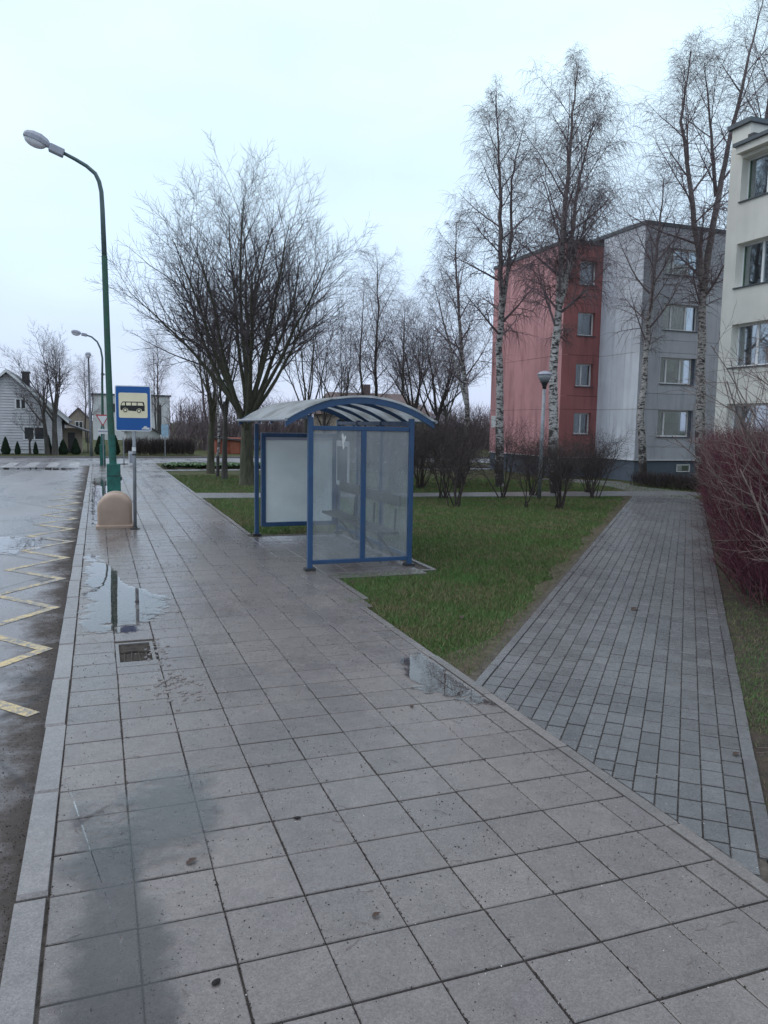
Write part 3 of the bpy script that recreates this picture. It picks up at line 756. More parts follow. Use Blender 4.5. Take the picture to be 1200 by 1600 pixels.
def window(parent, O, u, w, h, lights, recess=0.14, curtain=None, fmat='white_frame', sill='flash', bar=0.055, depth=0.5, room='room'):
    """window (frame) > pane, sill, curtain; O = lower left corner of the opening on the wall face"""
    O, u = Vector(O), Vector(u); inn = Vector((-u.y, u.x, 0)); Z = Vector((0, 0, 1))
    m = MB(); F = O + inn * recess
    m.obox(F, u * w, inn * .06, Z * bar); m.obox(F + Z * (h - bar), u * w, inn * .06, Z * bar)
    m.obox(F + Z * bar, u * bar, inn * .06, Z * (h - 2 * bar)); m.obox(F + u * (w - bar) + Z * bar, u * bar, inn * .06, Z * (h - 2 * bar))
    cuts = [bar]; acc = 0
    for f in lights[:-1]:
        acc += f; x = w * acc
        m.obox(F + u * (x - bar * .6) + Z * bar, u * bar * 1.2, inn * .06, Z * (h - 2 * bar)); cuts += [x - bar * .6, x + bar * .6]
    cuts.append(w - bar)
    wo = m.build('window', M[fmat], parent)
    for i in range(0, len(cuts), 2):
        MB().obox(F + u * cuts[i] + Z * bar + inn * .025, u * (cuts[i + 1] - cuts[i]), inn * .012, Z * (h - 2 * bar)).build('pane', M['glass'], wo)
    if sill:
        MB().obox(O - Z * .035 - inn * .05 - u * .03, u * (w + .06), inn * (recess + .045), Z * .033).build('sill', M[sill], wo)
    r = MB(); B0 = F + inn * .075
    for q in ((B0 + inn * depth, u * w, inn * .02, Z * h), (B0, u * -.02, inn * depth, Z * h), (B0 + u * w, u * .02, inn * depth, Z * h), (B0 + Z * h, u * w, inn * depth, Z * .02), (B0 - Z * .02, u * w, inn * depth, Z * .02)): r.obox(*q)
    r.build('interior', M[room], wo)
    if curtain:
        for (a, b, c, d, mt) in curtain:
            cm = MB(); n = max(6, int((b - a) * w / .04)); C0 = F + inn * .15 + Z * (c * h)
            for i in range(n + 1):
                x = a * w + (b - a) * w * i / n; y = .018 * math.sin(i * 1.9)
                cm.v.append(tuple(C0 + u * x + inn * y)); cm.v.append(tuple(C0 + u * x + inn * y + Z * (d - c) * h))
            for i in range(n): cm.face((2 * i, 2 * i + 2, 2 * i + 3, 2 * i + 1))
            cm.build('curtain', M[mt], wo)
    return wo

# ---- stepped four-storey block, red and grey
blk = thing('apartment_building', 'four storey panel block, red left wing and grey right wing, dark plinth', 'building', (19.8, 26, 0))
blk.location = (0, 0, 0)
GX, GY, GT = 19.78, 25.49, 9.78; RX, RY, RT = 17.97, 28.1, 9.48; RE = 34.2; GE = 27.5
FL = (2.8, 5.0, 7.1)
# grey south wall with the window bay
wz = [(1.74, 2.78), (3.82, 4.84), (5.90, 6.91), (8.02, 9.02)]
ops = [(1.02, 2.78, a, b) for a, b in wz]
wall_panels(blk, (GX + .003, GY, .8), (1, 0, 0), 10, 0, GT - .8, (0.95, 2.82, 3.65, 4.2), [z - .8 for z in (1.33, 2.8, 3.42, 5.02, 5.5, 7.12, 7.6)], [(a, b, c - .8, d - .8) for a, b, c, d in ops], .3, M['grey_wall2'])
curt = [[(0, .16, 0, 1, 'curtain_green'), (.28, .82, .55, 1, 'curtain')], [(0, .22, 0, 1, 'curtain_green'), (.3, .58, .5, 1, 'curtain'), (.66, 1, 0, 1, 'curtain_green')], [(0, .3, 0, 1, 'curtain_rose'), (.3, .75, 0, 1, 'curtain_rose'), (.8, 1, 0, 1, 'curtain_rose')], [(0, .2, 0, 1, 'curtain'), (.62, 1, 0, 1, 'curtain')]]
for i, (a, b) in enumerate(wz):
    w = 1.62 if i < 2 else 1.74
    window(blk, (GX + 1.03, GY, a), (1, 0, 0), w, b - a, ((.26, .74), (.24, .42, .34), (.28, .4, .32), (.27, .4, .33))[i], .16, curt[i])
    if i < 2: MB().box(GX + 1.03 + w + .005, GX + 2.775, GY + .12, GY + .2, a + .002, b - .002).build('side_panel', M['plinth'], blk)
# grey west wall (blank)
wall_panels(blk, (GX, RY, .8), (0, -1, 0), RY - GY - .003, 0, GT - .8, (0.9, 1.72), [z - .8 for z in FL], [], .3, M['grey_wall'])
# red south wall with small windows
rz = [(1.77, 2.66), (3.76, 4.69), (5.83, 6.77), (7.88, 8.85)]
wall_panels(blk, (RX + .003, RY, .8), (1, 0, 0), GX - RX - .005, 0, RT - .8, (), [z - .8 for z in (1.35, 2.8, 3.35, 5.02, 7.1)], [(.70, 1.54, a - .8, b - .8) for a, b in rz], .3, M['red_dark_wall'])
for i, (a, b) in enumerate(rz): window(blk, (RX + .70, RY, a), (1, 0, 0), .84, b - a, ((.5, .5), (.42, .58), (.97, .03), (1.0,))[i] if i != 2 else (1.0,), .16, [(0, .25, 0, 1, 'curtain')] if i == 3 else None)
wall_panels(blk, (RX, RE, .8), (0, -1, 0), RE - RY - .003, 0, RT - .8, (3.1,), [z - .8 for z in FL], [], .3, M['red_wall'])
core = MB(); core.box(GX + .295, GX + 10, GY + .8, GY + 9, .1, GT - .05); core.box(RX + .295, GX + 1, RY + .8, RE, .1, RT - .05)
core.build('core', M['joint'], blk)
jb = MB(); jb.box(GX + .02, GX + .29, GY + .32, RY, .8, GT - .1); jb.box(RX + .02, RX + .29, RY + .32, RE, .8, RT - .1); jb.build('joint_backing', M['joint'], blk)
pl = MB(); pl.box(GX + .05, GX + 10, GY + .05, GY + 9, -.2, .795); pl.box(RX + .05, GX + .049, RY + .05, RE, -.2, .794); pl.build('plinth', M['plinth'], blk)
window(blk, (GX + 2.1, GY - .01, .33), (1, 0, 0), .66, .3, (1.0,), .02, None, 'white_frame', None, .035, .02)
dr = MB(); dr.box(GX - .03, GX + 10, GY - .03, GY + .04, .79, .82); dr.box(GX - .03, GX + .04, GY + .041, RY, .79, .82); dr.box(RX - .03, RX + .04, RY - .03, RE, .79, .82); dr.box(RX + .041, GX - .031, RY - .03, RY + .04, .79, .82); dr.build('drip_edge', M['white_frame'], blk)
rf = MB(); rf.box(GX - .05, GX + 10, GY - .05, GY + 9, GT, GT + .14); rf.box(RX - .05, GX - .052, RY - .05, RE + .05, RT, RT + .13)
roof = rf.build('roof', M['flash'], blk)
rl = MB()
def railing(pts, h=.3):
    for i in range(len(pts) - 1):
        a, b = Vector(pts[i]), Vector(pts[i + 1]); n = max(1, int((b - a).length / .6))
        for q in (h, h * .5): rl.tube([a + Vector((0, 0, q)), b + Vector((0, 0, q))], .008, 4)
        for j in range(n + 1): p = a.lerp(b, j / n); rl.tube([p, p + Vector((0, 0, h))], .009, 4)
railing([(GX + 8, GY + .25, GT + .14), (GX + .25, GY + .25, GT + .14), (GX + .25, RY + 2, GT + .14)]); railing([(GX - .1, RY + .25, RT + .13), (RX + .3, RY + .25, RT + .13), (RX + .3, RE - .3, RT + .13)])
rl.build('roof_railing', M['galv'], roof)
hn = MB(); hn.box(RX - .03, RX, RE - .62, RE - .18, 2.0, 2.55); hn.build('house_plate', M['sign_white'], blk)

# ---- cream block at the right
cb = thing('apartment_building', 'cream rendered block with grey window sills rising behind the red hedge', 'building')
CX, CE, CS = 17.73, 19.12, 9.0
cz = [(1.55, 2.81), (3.88, 5.13), (6.19, 7.45), (8.64, 9.86)]
L_ = CE - CS
wall_panels(cb, (CX, CE, -.2), (0, -1, 0), L_, 0, 10.35, (), (), [(CE - 18.66, CE - 16.5, a + .2, b + .2) for a, b in cz] + [(CE - 14.6, CE - 12.4, a + .2, b + .2) for a, b in cz], .35, M['cream_wall'], 'wall')
for yy in (18.66, 14.6):
    for i, (a, b) in enumerate(cz):
        window(cb, (CX, yy, a), (0, -1, 0), 2.15, b - a, (.36, .36, .28), .24, [(0.03, .34, 0, 1, 'curtain'), (.38, .97, 0, 1, 'curtain_green')] if i == 3 else [(.03, .97, .0, 1, 'curtain_green')], 'white_frame', 'flash', .06, .6, 'room_light')  # curtains added here, their pale tone imitating sky reflected in the glass
M['green_jamb'] = plain('green_jamb', (0.06, 0.11, 0.065), .5)
for a, b in cz[2:]: MB().box(CX + .243, CX + .30, 18.57, 18.658, a + .01, b - .01).build('window_jamb', M['green_jamb'], cb)
cc = MB(); cc.box(CX + 1.3, CX + 10, CS, CE - .36, -.1, 10.0); cc.box(CX + .352, CX + 10, CE - .35, CE, -.2, 10.15); cc.build('end_wall', M['cream_wall'], cb)
fb = MB(); fb.box(CX + .002, CX + 9, 18.42, CE - .002, 10.16, 10.78); fb.build('parapet_block', M['cream_wall'], cb)
co = MB(); co.box(CX - .1, CX + 9.1, 18.33, CE + .1, 10.78, 10.9); co.box(CX - .28, CX + 8, CS, 18.78, 10.151, 10.25)
co.build('coping', M['flash'], cb)
lb = MB(); lb.box(CX - .2, CX - .003, CS, 18.72, 9.96, 10.15); lb.build('cornice', M['cream_wall'], cb)
bx = MB(); bx.box(CX - .1, CX + .3, 18.2, 18.4, 10.251, 10.42); bx.build('roof_vent', M['dark_metal'], cb)

# ---- far side of the junction
hs = thing('house', 'white boarded gabled house with dark roof and chimney behind the junction', 'house')
HY = 52.0; ax, ex, ez, az = -5.0, -2.05, 2.15, 4.86
wl = MB(); wl.prism([(-7.95, -.1), (ex, -.1), (ex, ez), (ax, az - .1), (-7.95, ez)], (0, HY, 0), (1, 0, 0), (0, 0, 1), (0, 7.5, 0)); wl.build('wall', M['siding'], hs)
sd_ = MB(); z = .25
while z < az - .2:
    half = min(2.95, (az - .12 - z) * 2.95 / (az - ez)); hw = half
    x0, x1 = ax - hw, ax + hw
    for (wa, wb, wc, wd) in ((-4.62, -3.98, 2.62, 3.28), (-4.22, -3.0, .78, 1.62)):
        pass
    segs = [(x0, x1)]
    for (wa, wb, wc, wd) in ((-4.62, -3.98, 2.62, 3.28), (-4.22, -3.0, .78, 1.62)):
        if z + .13 > wc and z < wd: segs = [q for s_ in segs for q in ((s_[0], min(s_[1], wa)), (max(s_[0], wb), s_[1])) if q[1] > q[0]]
    for a, b in segs: sd_.prism([(0, 0), (-.005, .15), (-.055, 0)], (a, HY, z), (0, 1, 0), (0, 0, 1), (b - a, 0, 0))
    z += .165
tag(sd_.build('siding', M['siding'], hs), kind='stuff')
r_ = MB()
for sx in (1, -1):
    e_ = ax + sx * 3.35
    r_.prism([(ax, az), (e_, ez - .28), (e_, ez - .16), (ax, az + .13)], (0, HY - .35, 0), (1, 0, 0), (0, 0, 1), (0, 8.2, 0))
hr = r_.build('roof', M['slate'], hs)
bb = MB()
for sx in (1, -1):
    e_ = ax + sx * 3.37
    bb.prism([(ax, az - .06), (e_, ez - .34), (e_, ez - .17), (ax, az + .12)], (0, HY - .38, 0), (1, 0, 0), (0, 0, 1), (0, .03, 0))
bb.build('bargeboard', M['sign_white'], hr)
ch = MB(); ch.box(-4.35, -3.93, 54, 54.5, 3.6, 4.95); ch.box(-4.4, -3.88, 53.95, 54.55, 4.9, 5.0); ch.build('chimney', M['dark_metal'], hr)
for (wa, wb, wc, wd) in ((-4.62, -3.98, 2.62, 3.28), (-4.22, -3.0, .78, 1.62)):
    w_ = MB()
    w_.box(wa, wb, HY - .05, HY - .004, wc, wc + .07); w_.box(wa, wb, HY - .05, HY - .004, wd - .07, wd)
    for q in (wa, (wa + wb) / 2 - .04, wb - .08): w_.box(q, q + .08, HY - .051, HY - .004, wc + .07, wd - .07)
    wo = w_.build('window', M['white_frame'], hs); q = MB()
    q.box(wa + .08, (wa + wb) / 2 - .04, HY - .03, HY - .008, wc + .07, wd - .07); q.build('pane', M['dark_metal'], wo)
    q = MB(); q.box((wa + wb) / 2 + .04, wb - .08, HY - .03, HY - .008, wc + .07, wd - .07); q.build('pane', M['dark_metal'], wo)
pw = MB(); pw.box(-2.04, -.95, 52.9, 56, -.1, 1.5); pw.build('porch', M['tan_wall'], hs)
pr = MB(); pr.prism([(-2.3, 2.02), (-.45, 1.34), (-.45, 1.24), (-2.3, 1.9)], (0, 52.3, 0), (1, 0, 0), (0, 0, 1), (0, 3.9, 0)); pr.build('porch_roof', M['slate'], hs)
pdv = MB(); pdv.box(-1.75, -1.35, 52.86, 52.9, 0, 1.25); pdv.build('door', M['dark_wood'], hs)
pc = MB(); pc.box(-.62, -.55, 52.42, 52.5, 0, 1.28); pc.build('porch_post', M['dark_wood'], hs)

h2 = thing('house', 'small tan gabled house with twin window, beyond the boarded house', 'house')
m = MB(); m.prism([(-3.45, -.15), (-.75, -.15), (-.75, 2.05), (-2.1, 3.45), (-3.45, 2.05)], (0, 100, 0), (1, 0, 0), (0, 0, 1), (0, 8, 0)); m.build('wall', M['tan_wall'], h2)
m = MB()
for sx in (1, -1): m.prism([(-2.1, 3.46), (-2.1 + sx * 1.55, 1.86), (-2.1 + sx * 1.55, 1.98), (-2.1, 3.6)], (0, 99.8, 0), (1, 0, 0), (0, 0, 1), (0, 8.4, 0))
m.build('roof', M['slate'], h2)
m = MB(); m.box(-2.5, -1.6, 99.95, 99.99, .9, 1.95); w_ = m.build('window', M['white_frame'], h2)
for a in (-2.42, -1.99): m = MB(); m.box(a, a + .32, 99.9, 99.94, .98, 1.87); m.build('pane', M['dark_metal'], w_)
h3 = thing('villa', 'white flat roofed modern villa far behind the bus stop sign', 'house')
m = MB(); m.box(-.45, 7.6, 90, 98, -.15, 4.8); m.build('wall', M['white_wall'], h3)
m = MB(); m.box(-.6, 7.75, 89.85, 98.1, 4.8, 4.95); m.build('roof', M['flash'], h3)
for (a, b, c, d) in ((1.0, 2.4, 3.0, 3.9), (6.2, 6.65, .8, 3.9), (3.6, 4.8, 3.0, 3.9)):
    m = MB(); m.box(a, b, 89.93, 89.99, c, d); m.build('window', M['dark_metal'], h3)
h4 = thing('garage', 'low white garage with shallow gabled roof behind the dark hedge', 'garage')
m = MB(); m.prism([(2.3, -.15), (5.0, -.15), (5.0, 1.0), (3.6, 1.75), (2.3, 1.2)], (0, 70, 0), (1, 0, 0), (0, 0, 1), (0, 6, 0)); m.build('wall', M['white_wall'], h4)
m = MB(); m.prism([(3.6, 1.78), (5.35, .86), (5.35, .98), (3.6, 1.92)], (0, 69.6, 0), (1, 0, 0), (0, 0, 1), (0, 7, 0)); m.prism([(3.6, 1.78), (2.0, 1.12), (2.0, 1.24), (3.6, 1.92)], (0, 69.6, 0), (1, 0, 0), (0, 0, 1), (0, 7, 0)); m.build('roof', M['slate'], h4)
h5 = thing('house', 'house with broad brown tiled roof showing above the bus shelter', 'house')
m = MB(); m.box(15.2, 21.6, 50.3, 57, -.15, 2.8); m.build('wall', M['tan_wall'], h5)
m = MB(); A = [(14.8, 49.9, 2.75), (22.0, 49.9, 2.75), (22.0, 57.5, 2.75), (14.8, 57.5, 2.75)]; T = [(15.3, 53.7, 4.3), (20.8, 53.7, 4.3)]
m.poly([A[0], A[1], T[1], T[0]]); m.poly([A[1], A[2], T[1]]); m.poly([A[2], A[3], T[0], T[1]]); m.poly([A[3], A[0], T[0]]); m.poly(A[::-1]); br = m.build('roof', M['brown_roof'], h5)
m = MB(); m.box(17.9, 18.4, 53.4, 53.9, 4.1, 4.9); m.build('chimney', M['brown_roof'], br)
h6 = thing('shed', 'red brick shed with white door trim beyond the trees', 'shed')
m = MB(); m.box(7.3, 9.6, 52, 55, -.1, 1.0); m.build('wall', M['brick'], h6)
m = MB(); m.prism([(7.1, 1.0), (9.8, .75), (9.8, .85), (7.1, 1.12)], (0, 51.8, 0), (1, 0, 0), (0, 0, 1), (0, 3.4, 0)); m.build('roof', M['slate'], h6)
m = MB(); m.box(8.2, 8.8, 51.95, 51.99, 0, .8); m.build('door', plain('orange_wood', (.28, .09, .05)), h6)

# ================================================================= STREET FURNITURE
# ---- bus shelter
sh = thing('bus_shelter', 'blue framed bus shelter with arched translucent roof and dull glazed sides', 'bus shelter')
FX, BX, NY, FY = 2.70, 4.17, 10.3, 13.86
def post(x, y, z1, w=.07):
    m = MB(); m.box(x - w / 2, x + w / 2, y - w / 2, y + w / 2, .03, z1); p = bevel(m.build('post', M['blue'], sh), .006)
    q = MB(); q.box(x - .075, x + .075, y - .06, y + .06, .001, .035); q.build('foot_plate', M['dark_metal'], p)
for x, y, z in ((FX, NY, 2.1), (BX, NY, 2.1), (FX - .05, FY, 2.0), (BX, FY, 2.1)): post(x, y, z)
for y in (11.5, 12.7):
    m = MB(); m.box(BX - .03, BX + .03, y - .03, y + .03, .03, 2.08); m.build('post', M['blue'], sh)
def bar(name, x0, x1, y0, y1, z0, z1, mat='blue'):
    m = MB(); m.box(x0, x1, y0, y1, z0, z1); return bevel(m.build(name, M[mat], sh), .005)
# near end wall: two panes
bar('rail', FX + .036, BX - .036, NY - .025, NY + .025, .085, .14); bar('rail', FX + .036, BX - .036, NY - .025, NY + .025, 1.925, 1.985)
mxp = 3.46
bar('mullion', mxp - .035, mxp + .035, NY - .027, NY + .027, .141, 1.924)
for a, b in ((FX + .037, mxp - .036), (mxp + .036, BX - .037)): bar('pane', a, b, NY - .005, NY + .005, .141, 1.924, 'plexi')
tear = MB(); tear.prism([(0, 0), (.02, .03), (.015, .09), (.045, .17), (.03, .2), (.015, .17), (.0, .23), (-.02, .2), (-.012, .1)], (3.16, NY - .0065, 1.66), (1, 0, 0), (0, 0, 1), (0, -.001, 0)); tear.build('sticker_scrap', M['litter'], sh)
ns = MB(); ns.box(BX - .09, BX - .07, 12.95, 13.7, .92, 1.72); nb = ns.build('notice_board', M['sign_white'], sh)
ns = MB(); ns.box(BX - .095, BX - .091, 13.02, 13.63, 1.0, 1.62); ns.build('notice', plain('notice_dark', (.12, .13, .15)), nb)
# rear wall: panes, bench
for a, b in ((NY + .036, 11.469), (11.531, 12.669), (12.731, FY - .036)):
    m = MB(); m.box(BX - .005, BX + .005, a, b, .16, 1.92); m.build('pane', M['plexi'], sh)
    for z in (.1, 1.92): m = MB(); m.box(BX - .02, BX + .02, a, b, z, z + .06 - (.001 if z < 1 else 0)); m.build('rail', M['blue'], sh)
m = MB(); m.box(BX - .13, BX - .09, NY + .1, FY - .5, .84, 1.0); bevel(m.build('bench_backrest', M['dark_wood'], sh), .008)
for i in range(3): m = MB(); x = BX - .45 + i * .115; m.box(x, x + .1, NY + .12, FY - .5, .44, .48); bevel(m.build('bench_slat', M['dark_wood'], sh), .006)
for y in (10.75, 11.7, 12.7):
    m = MB(); m.tube([(BX - .04, y, .78), (BX - .06, y, .4), (BX - .38, y, .42)], .018, 6); m.tube([(BX - .34, y, .42), (BX - .2, y, .25), (BX - .05, y, .03)], .018, 6); m.build('bench_bracket', M['dark_metal'], sh)
# far end: framed poster panel
PXa, PXb, PZa, PZb = 2.73, 4.12, .16, 1.84
fr_ = MB(); fw = .075
fr_.box(PXa, PXb, FY - .06, FY + .06, PZa, PZa + fw); fr_.box(PXa, PXb, FY - .06, FY + .06, PZb - fw, PZb); fr_.box(PXa, PXa + fw, FY - .059, FY + .059, PZa + fw, PZb - fw); fr_.box(PXb - fw, PXb, FY - .059, FY + .059, PZa + fw, PZb - fw)
pf = bevel(fr_.build('poster_frame', M['blue'], sh), .008)
po = MB(); nx, nz = 26, 30
for j in range(nz + 1):
    for i in range(nx + 1):
        x = i / nx; z = j / nz
        sag = .014 * math.sin(9 * z + 1.6 * math.sin(3.3 * x) - 5 * (x - .5) ** 2) * math.sin(math.pi * x) + .006 * math.sin(23 * z + 6 * x) * math.sin(math.pi * x)
        po.v.append((PXa + fw + (PXb - PXa - 2 * fw) * x, FY - .03 + sag, PZa + fw + (PZb - PZa - 2 * fw) * z))
for j in range(nz):
    for i in range(nx): q = j * (nx + 1) + i; po.face((q, q + 1, q + nx + 2, q + nx + 1))
po.build('poster', M['poster'], pf, True)
m = MB(); m.box(PXa + fw, PXb - fw, FY - .05, FY - .045, PZb - fw - .05, PZb - fw); m.build('clamp_rail', M['lamp_body'], pf)
m = MB(); m.box(PXa + fw, PXb - fw, FY + .02, FY + .03, PZa + fw, PZb - fw); m.build('backing_board', M['galv'], pf)
# roof: barrel arch across X
def arch(t):      # t 0..1 -> x, z
    a = -1 + 2 * t
    return 2.34 + 2.15 * t, 2.05 + .34 * (1 - a * a) ** .92 if abs(a) < 1 else 2.06
def arc_rib(y, w, h, dz=0, t0=0.0, t1=1.0):
    n = 26; m = MB()
    ring = []
    for i in range(n + 1):
        t = t0 + (t1 - t0) * i / n; x, z = arch(t); z += dz
        ring.append(((x, y - w / 2, z), (x, y + w / 2, z), (x, y + w / 2, z - h), (x, y - w / 2, z - h)))
    for r_ in ring: m.v.extend(r_)
    for i in range(n):
        for k in range(4): k2 = (k + 1) % 4; m.face((4 * i + k, 4 * i + 4 + k, 4 * i + 4 + k2, 4 * i + k2))
    m.face((0, 1, 2, 3)); m.face((4 * n + 3, 4 * n + 2, 4 * n + 1, 4 * n))
    return m.build('roof_rib', M['blue'], sh)
arc_rib(NY - .06, .05, .085, -.01)
for y in (11.2, 12.1, 13.0): arc_rib(y, .045, .05, -.01)
arc_rib(FY + .02, .05, .085, -.01)
ys = (NY - .12, 11.2, 12.1, 13.0, FY + .12)
for k in range(4):
    m = MB(); n = 28
    for i in range(n + 1):
        x, z = arch(i / n); 
        for yy in (ys[k] + .002, ys[k + 1] - .002):
            dr_ = (-.045 if yy > 13.5 and i < 8 else 0) * (1 - i / 8 if i < 8 else 0)
            m.v.append((x, yy, z + .004 + dr_)); m.v.append((x, yy, z + .016 + dr_))
    for i in range(n):
        b = 4 * i
        m.face((b + 1, b + 5, b + 7, b + 3)); m.face((b, b + 2, b + 6, b + 4)); m.face((b, b + 4, b + 5, b + 1)); m.face((b + 2, b + 3, b + 7, b + 6))
    m.face((0, 1, 3, 2)); m.face((4 * n, 4 * n + 2, 4 * n + 3, 4 * n + 1))
    m.build('roof_panel', M['poly_roof'], sh, False)
bar('roof_beam', BX - .03, BX + .03, NY + .04, FY - .04, 2.0, 2.06); bar('roof_beam', FX - .03, FX + .03, NY + .04, FY - .04, 2.075, 2.13)
m = MB(); m.tube([(2.335, NY - .13, 2.06), (2.335, FY + .13, 2.05)], .022, 8); m.build('gutter', M['galv'], sh)
m = MB(); m.tube([(4.5, NY - .13, 2.06), (4.5, FY + .13, 2.06)], .022, 8); m.build('gutter', M['galv'], sh)

# ---- bus stop sign
bs = thing('bus_stop_sign', 'blue bus stop sign with black bus on cream panel, on a steel pole', 'sign', (0.62, 15.2, 0), R(-9))
m = MB(); m.tube([(0, 0, 0), (.01, 0, 1.2), (.02, 0, 2.6)], .032, 12); m.build('pole', M['galv'], bs, True)
m = MB(); m.lathe([(.09, .0), (.09, .012), (.05, .02), (.036, .05)], 16); m.build('base_flange', M['dark_metal'], bs)
m = MB(); m.tube([(.007, 0, 1.46), (.007, 0, 1.53)], .037, 12); m.build('clamp', M['sign_white'], bs); m = MB(); m.tube([(.008, 0, 1.38), (.008, 0, 1.41)], .04, 12); m.build('clamp', M['dark_metal'], bs)
def rrect(w, h, r, n=5):
    out = []
    for cx_, cy_, a0 in ((w / 2 - r, h / 2 - r, 0), (-w / 2 + r, h / 2 - r, 90), (-w / 2 + r, -h / 2 + r, 180), (w / 2 - r, -h / 2 + r, 270)):
        for i in range(n + 1): a = R(a0 + 90 * i / n); out.append((cx_ + r * math.cos(a), cy_ + r * math.sin(a)))
    return out
SC = (.012, 0, 2.24)
def flat(name, poly, y, th, mat, parent, c=SC):
    m = MB(); m.prism(poly, (c[0], c[1] + y, c[2]), (1, 0, 0), (0, 0, 1), (0, -th, 0)); return m.build(name, mat, parent)
plate = flat('plate', rrect(.635, .83, .035), -.035, .012, M['sign_white'], bs)
flat('blue_field', rrect(.60, .795, .022), -.0475, .002, M['sign_blue'], plate)
flat('cream_panel', [(x, z + .055) for x, z in rrect(.505, .455, .03)], -.05, .002, M['sign_cream'], plate)
BC = (SC[0] - .01, SC[1], SC[2] + .035)
bus = [(-.215, -.045), (-.215, .0), (-.185, .075), (-.165, .088), (.18, .088), (.2, .08), (.215, .0), (.212, -.08), (.165, -.085), (.155, -.05), (.115, -.03), (.075, -.05), (.062, -.085), (-.075, -.075), (-.085, -.045), (-.13, -.025), (-.17, -.045), (-.178, -.07), (-.208, -.07)]
flat('bus_body', bus, -.0525, .002, M['black'], plate, BC)
for p in ([(-.195, .018), (-.175, .068), (-.135, .07), (-.132, .018)], [(-.112, .018), (-.112, .07), (-.028, .07), (-.028, .018)], [(-.012, .018), (-.012, .07), (.072, .07), (.072, .018)], [(.09, .018), (.09, .07), (.172, .07), (.192, .018)]):
    flat('bus_window', p, -.055, .002, M['sign_cream'], plate, BC)
for x, z in ((-.128, -.07), (.112, -.078)):
    for r_, mt, y in ((.043, 'sign_cream', -.0548), (.036, 'black', -.0572), (.021, 'sign_cream', -.0596)):
        flat('bus_wheel', [(x + r_ * math.cos(R(20 * i)), z + r_ * math.sin(R(20 * i))) for i in range(18)], y, .002, M[mt], plate, BC)
flat('sticker', [(.14, -.38), (.285, -.383), (.28, -.345), (.24, -.35), (.235, -.325), (.19, -.32), (.17, -.35), (.15, -.36)], -.0498, .002, M['litter'], plate)

# ---- beige dome
gb = thing('grit_box', 'beige plastic dome shaped grit box at the foot of the green lamp post', 'grit box', (0.27, 15.55, 0), R(-3))
def dome(w, h, shoulder, y0, y1, bulge, n=18):
    prof = [(-w / 2, .0), (-w / 2, shoulder)] + [(-w / 2 * math.cos(R(180 * i / n)), shoulder + (h - shoulder) * math.sin(R(180 * i / n)) ** .9) for i in range(1, n)] + [(w / 2, shoulder), (w / 2, .0)]
    m = MB(); rings = [(y0, .86), (y0 + .02, .93), (y0 + .06, .985), (y0 + .12, 1), (y1 - .06, 1), (y1, .96)]
    for y, k in rings:
        for x, z in prof: m.v.append((x * k, y + bulge * 0, z * (k if z > .02 else 1)))
    N = len(prof)
    for r_ in range(len(rings) - 1):
        for i in range(N - 1): m.face((r_ * N + i, r_ * N + i + 1, (r_ + 1) * N + i + 1, (r_ + 1) * N + i))
    m.face(list(range(N))[::-1]); m.face([(len(rings) - 1) * N + i for i in range(N)])
    return m
b_ = dome(.62, .60, .30, -.16, .16, 0)
b_.v = [(x, y, z + .05) for x, y, z in b_.v]; bevel(b_.build('body', M['beige_plastic'], gb, True), .004)
b_ = dome(.60, .615, .32, .17, .42, 0); b_.v = [(x + .015, y, z + .05) for x, y, z in b_.v]; b_.build('rear_shell', M['beige_plastic'], gb, True)
m = MB(); m.slab([(p[0], p[1] + .13) for p in rrect(.68, .66, .09)], .0, .065, .02); m.build('base_rim', M['beige_plastic'], gb)

# ---- street lamps
def lamp_head(parent, O, d, L, w):
    """O = arm end, d = direction of the arm (unit); housing, spigot box, bowl"""
    O, d = Vector(O), Vector(d).normalized(); sdv = d.cross(Vector((0, 0, 1))).normalized(); up = sdv.cross(d)
    m = MB(); m.obox(O - sdv * w * .3 - up * w * .32 - d * .04, d * L * .38, sdv * w * .6, up * w * .55); a = bevel(m.build('spigot_box', M['lamp_body'], parent), .02)
    m = MB(); secs = [(.34, .34, .40), (.42, .62, .62), (.6, .95, .78), (.8, 1.0, .74), (.95, .86, .56), (1.0, .66, .42)]
    for t, kw, kh in secs:
        c = O + d * L * t
        for x, y in ((-.5, 0), (-.5, .5), (-.3, .95), (.3, .95), (.5, .5), (.5, 0)): m.v.append(tuple(c + sdv * x * w * kw + up * (y * w * kh * .8 - .03)))
    n = 6
    for i in range(len(secs) - 1):
        for k in range(n): k2 = (k + 1) % n; m.face((i * n + k, i * n + k2, i * n + n + k2, i * n + n + k))
    m.face(list(range(n))[::-1]); m.face([(len(secs) - 1) * n + k for k in range(n)])
    hd = m.build('lamp_housing', M['lamp_body'], parent, False)
    m = MB(); n = 14; rows = 6
    for i in range(rows + 1):
        f = i / rows * math.pi / 2
        for k in range(n):
            a_ = 2 * math.pi * k / n
            m.v.append(tuple(O + d * L * (.69 + .29 * math.cos(a_) * math.cos(f)) + sdv * w * .44 * math.sin(a_) * math.cos(f) - up * (w * .44 * math.sin(f) + .032)))
    for i in range(rows):
        for k in range(n): k2 = (k + 1) % n; m.face((i * n + k, (i + 1) * n + k, (i + 1) * n + k2, i * n + k2))
    m.build('lamp_bowl', M['lamp_glass'], hd, True)
l1 = thing('street_lamp', 'tall green street lamp with curved arm standing behind the grit box', 'street lamp', (0.36, 20.4, 0))
def L1(*p): return [(x - .36, 0, z) for x, z in p]
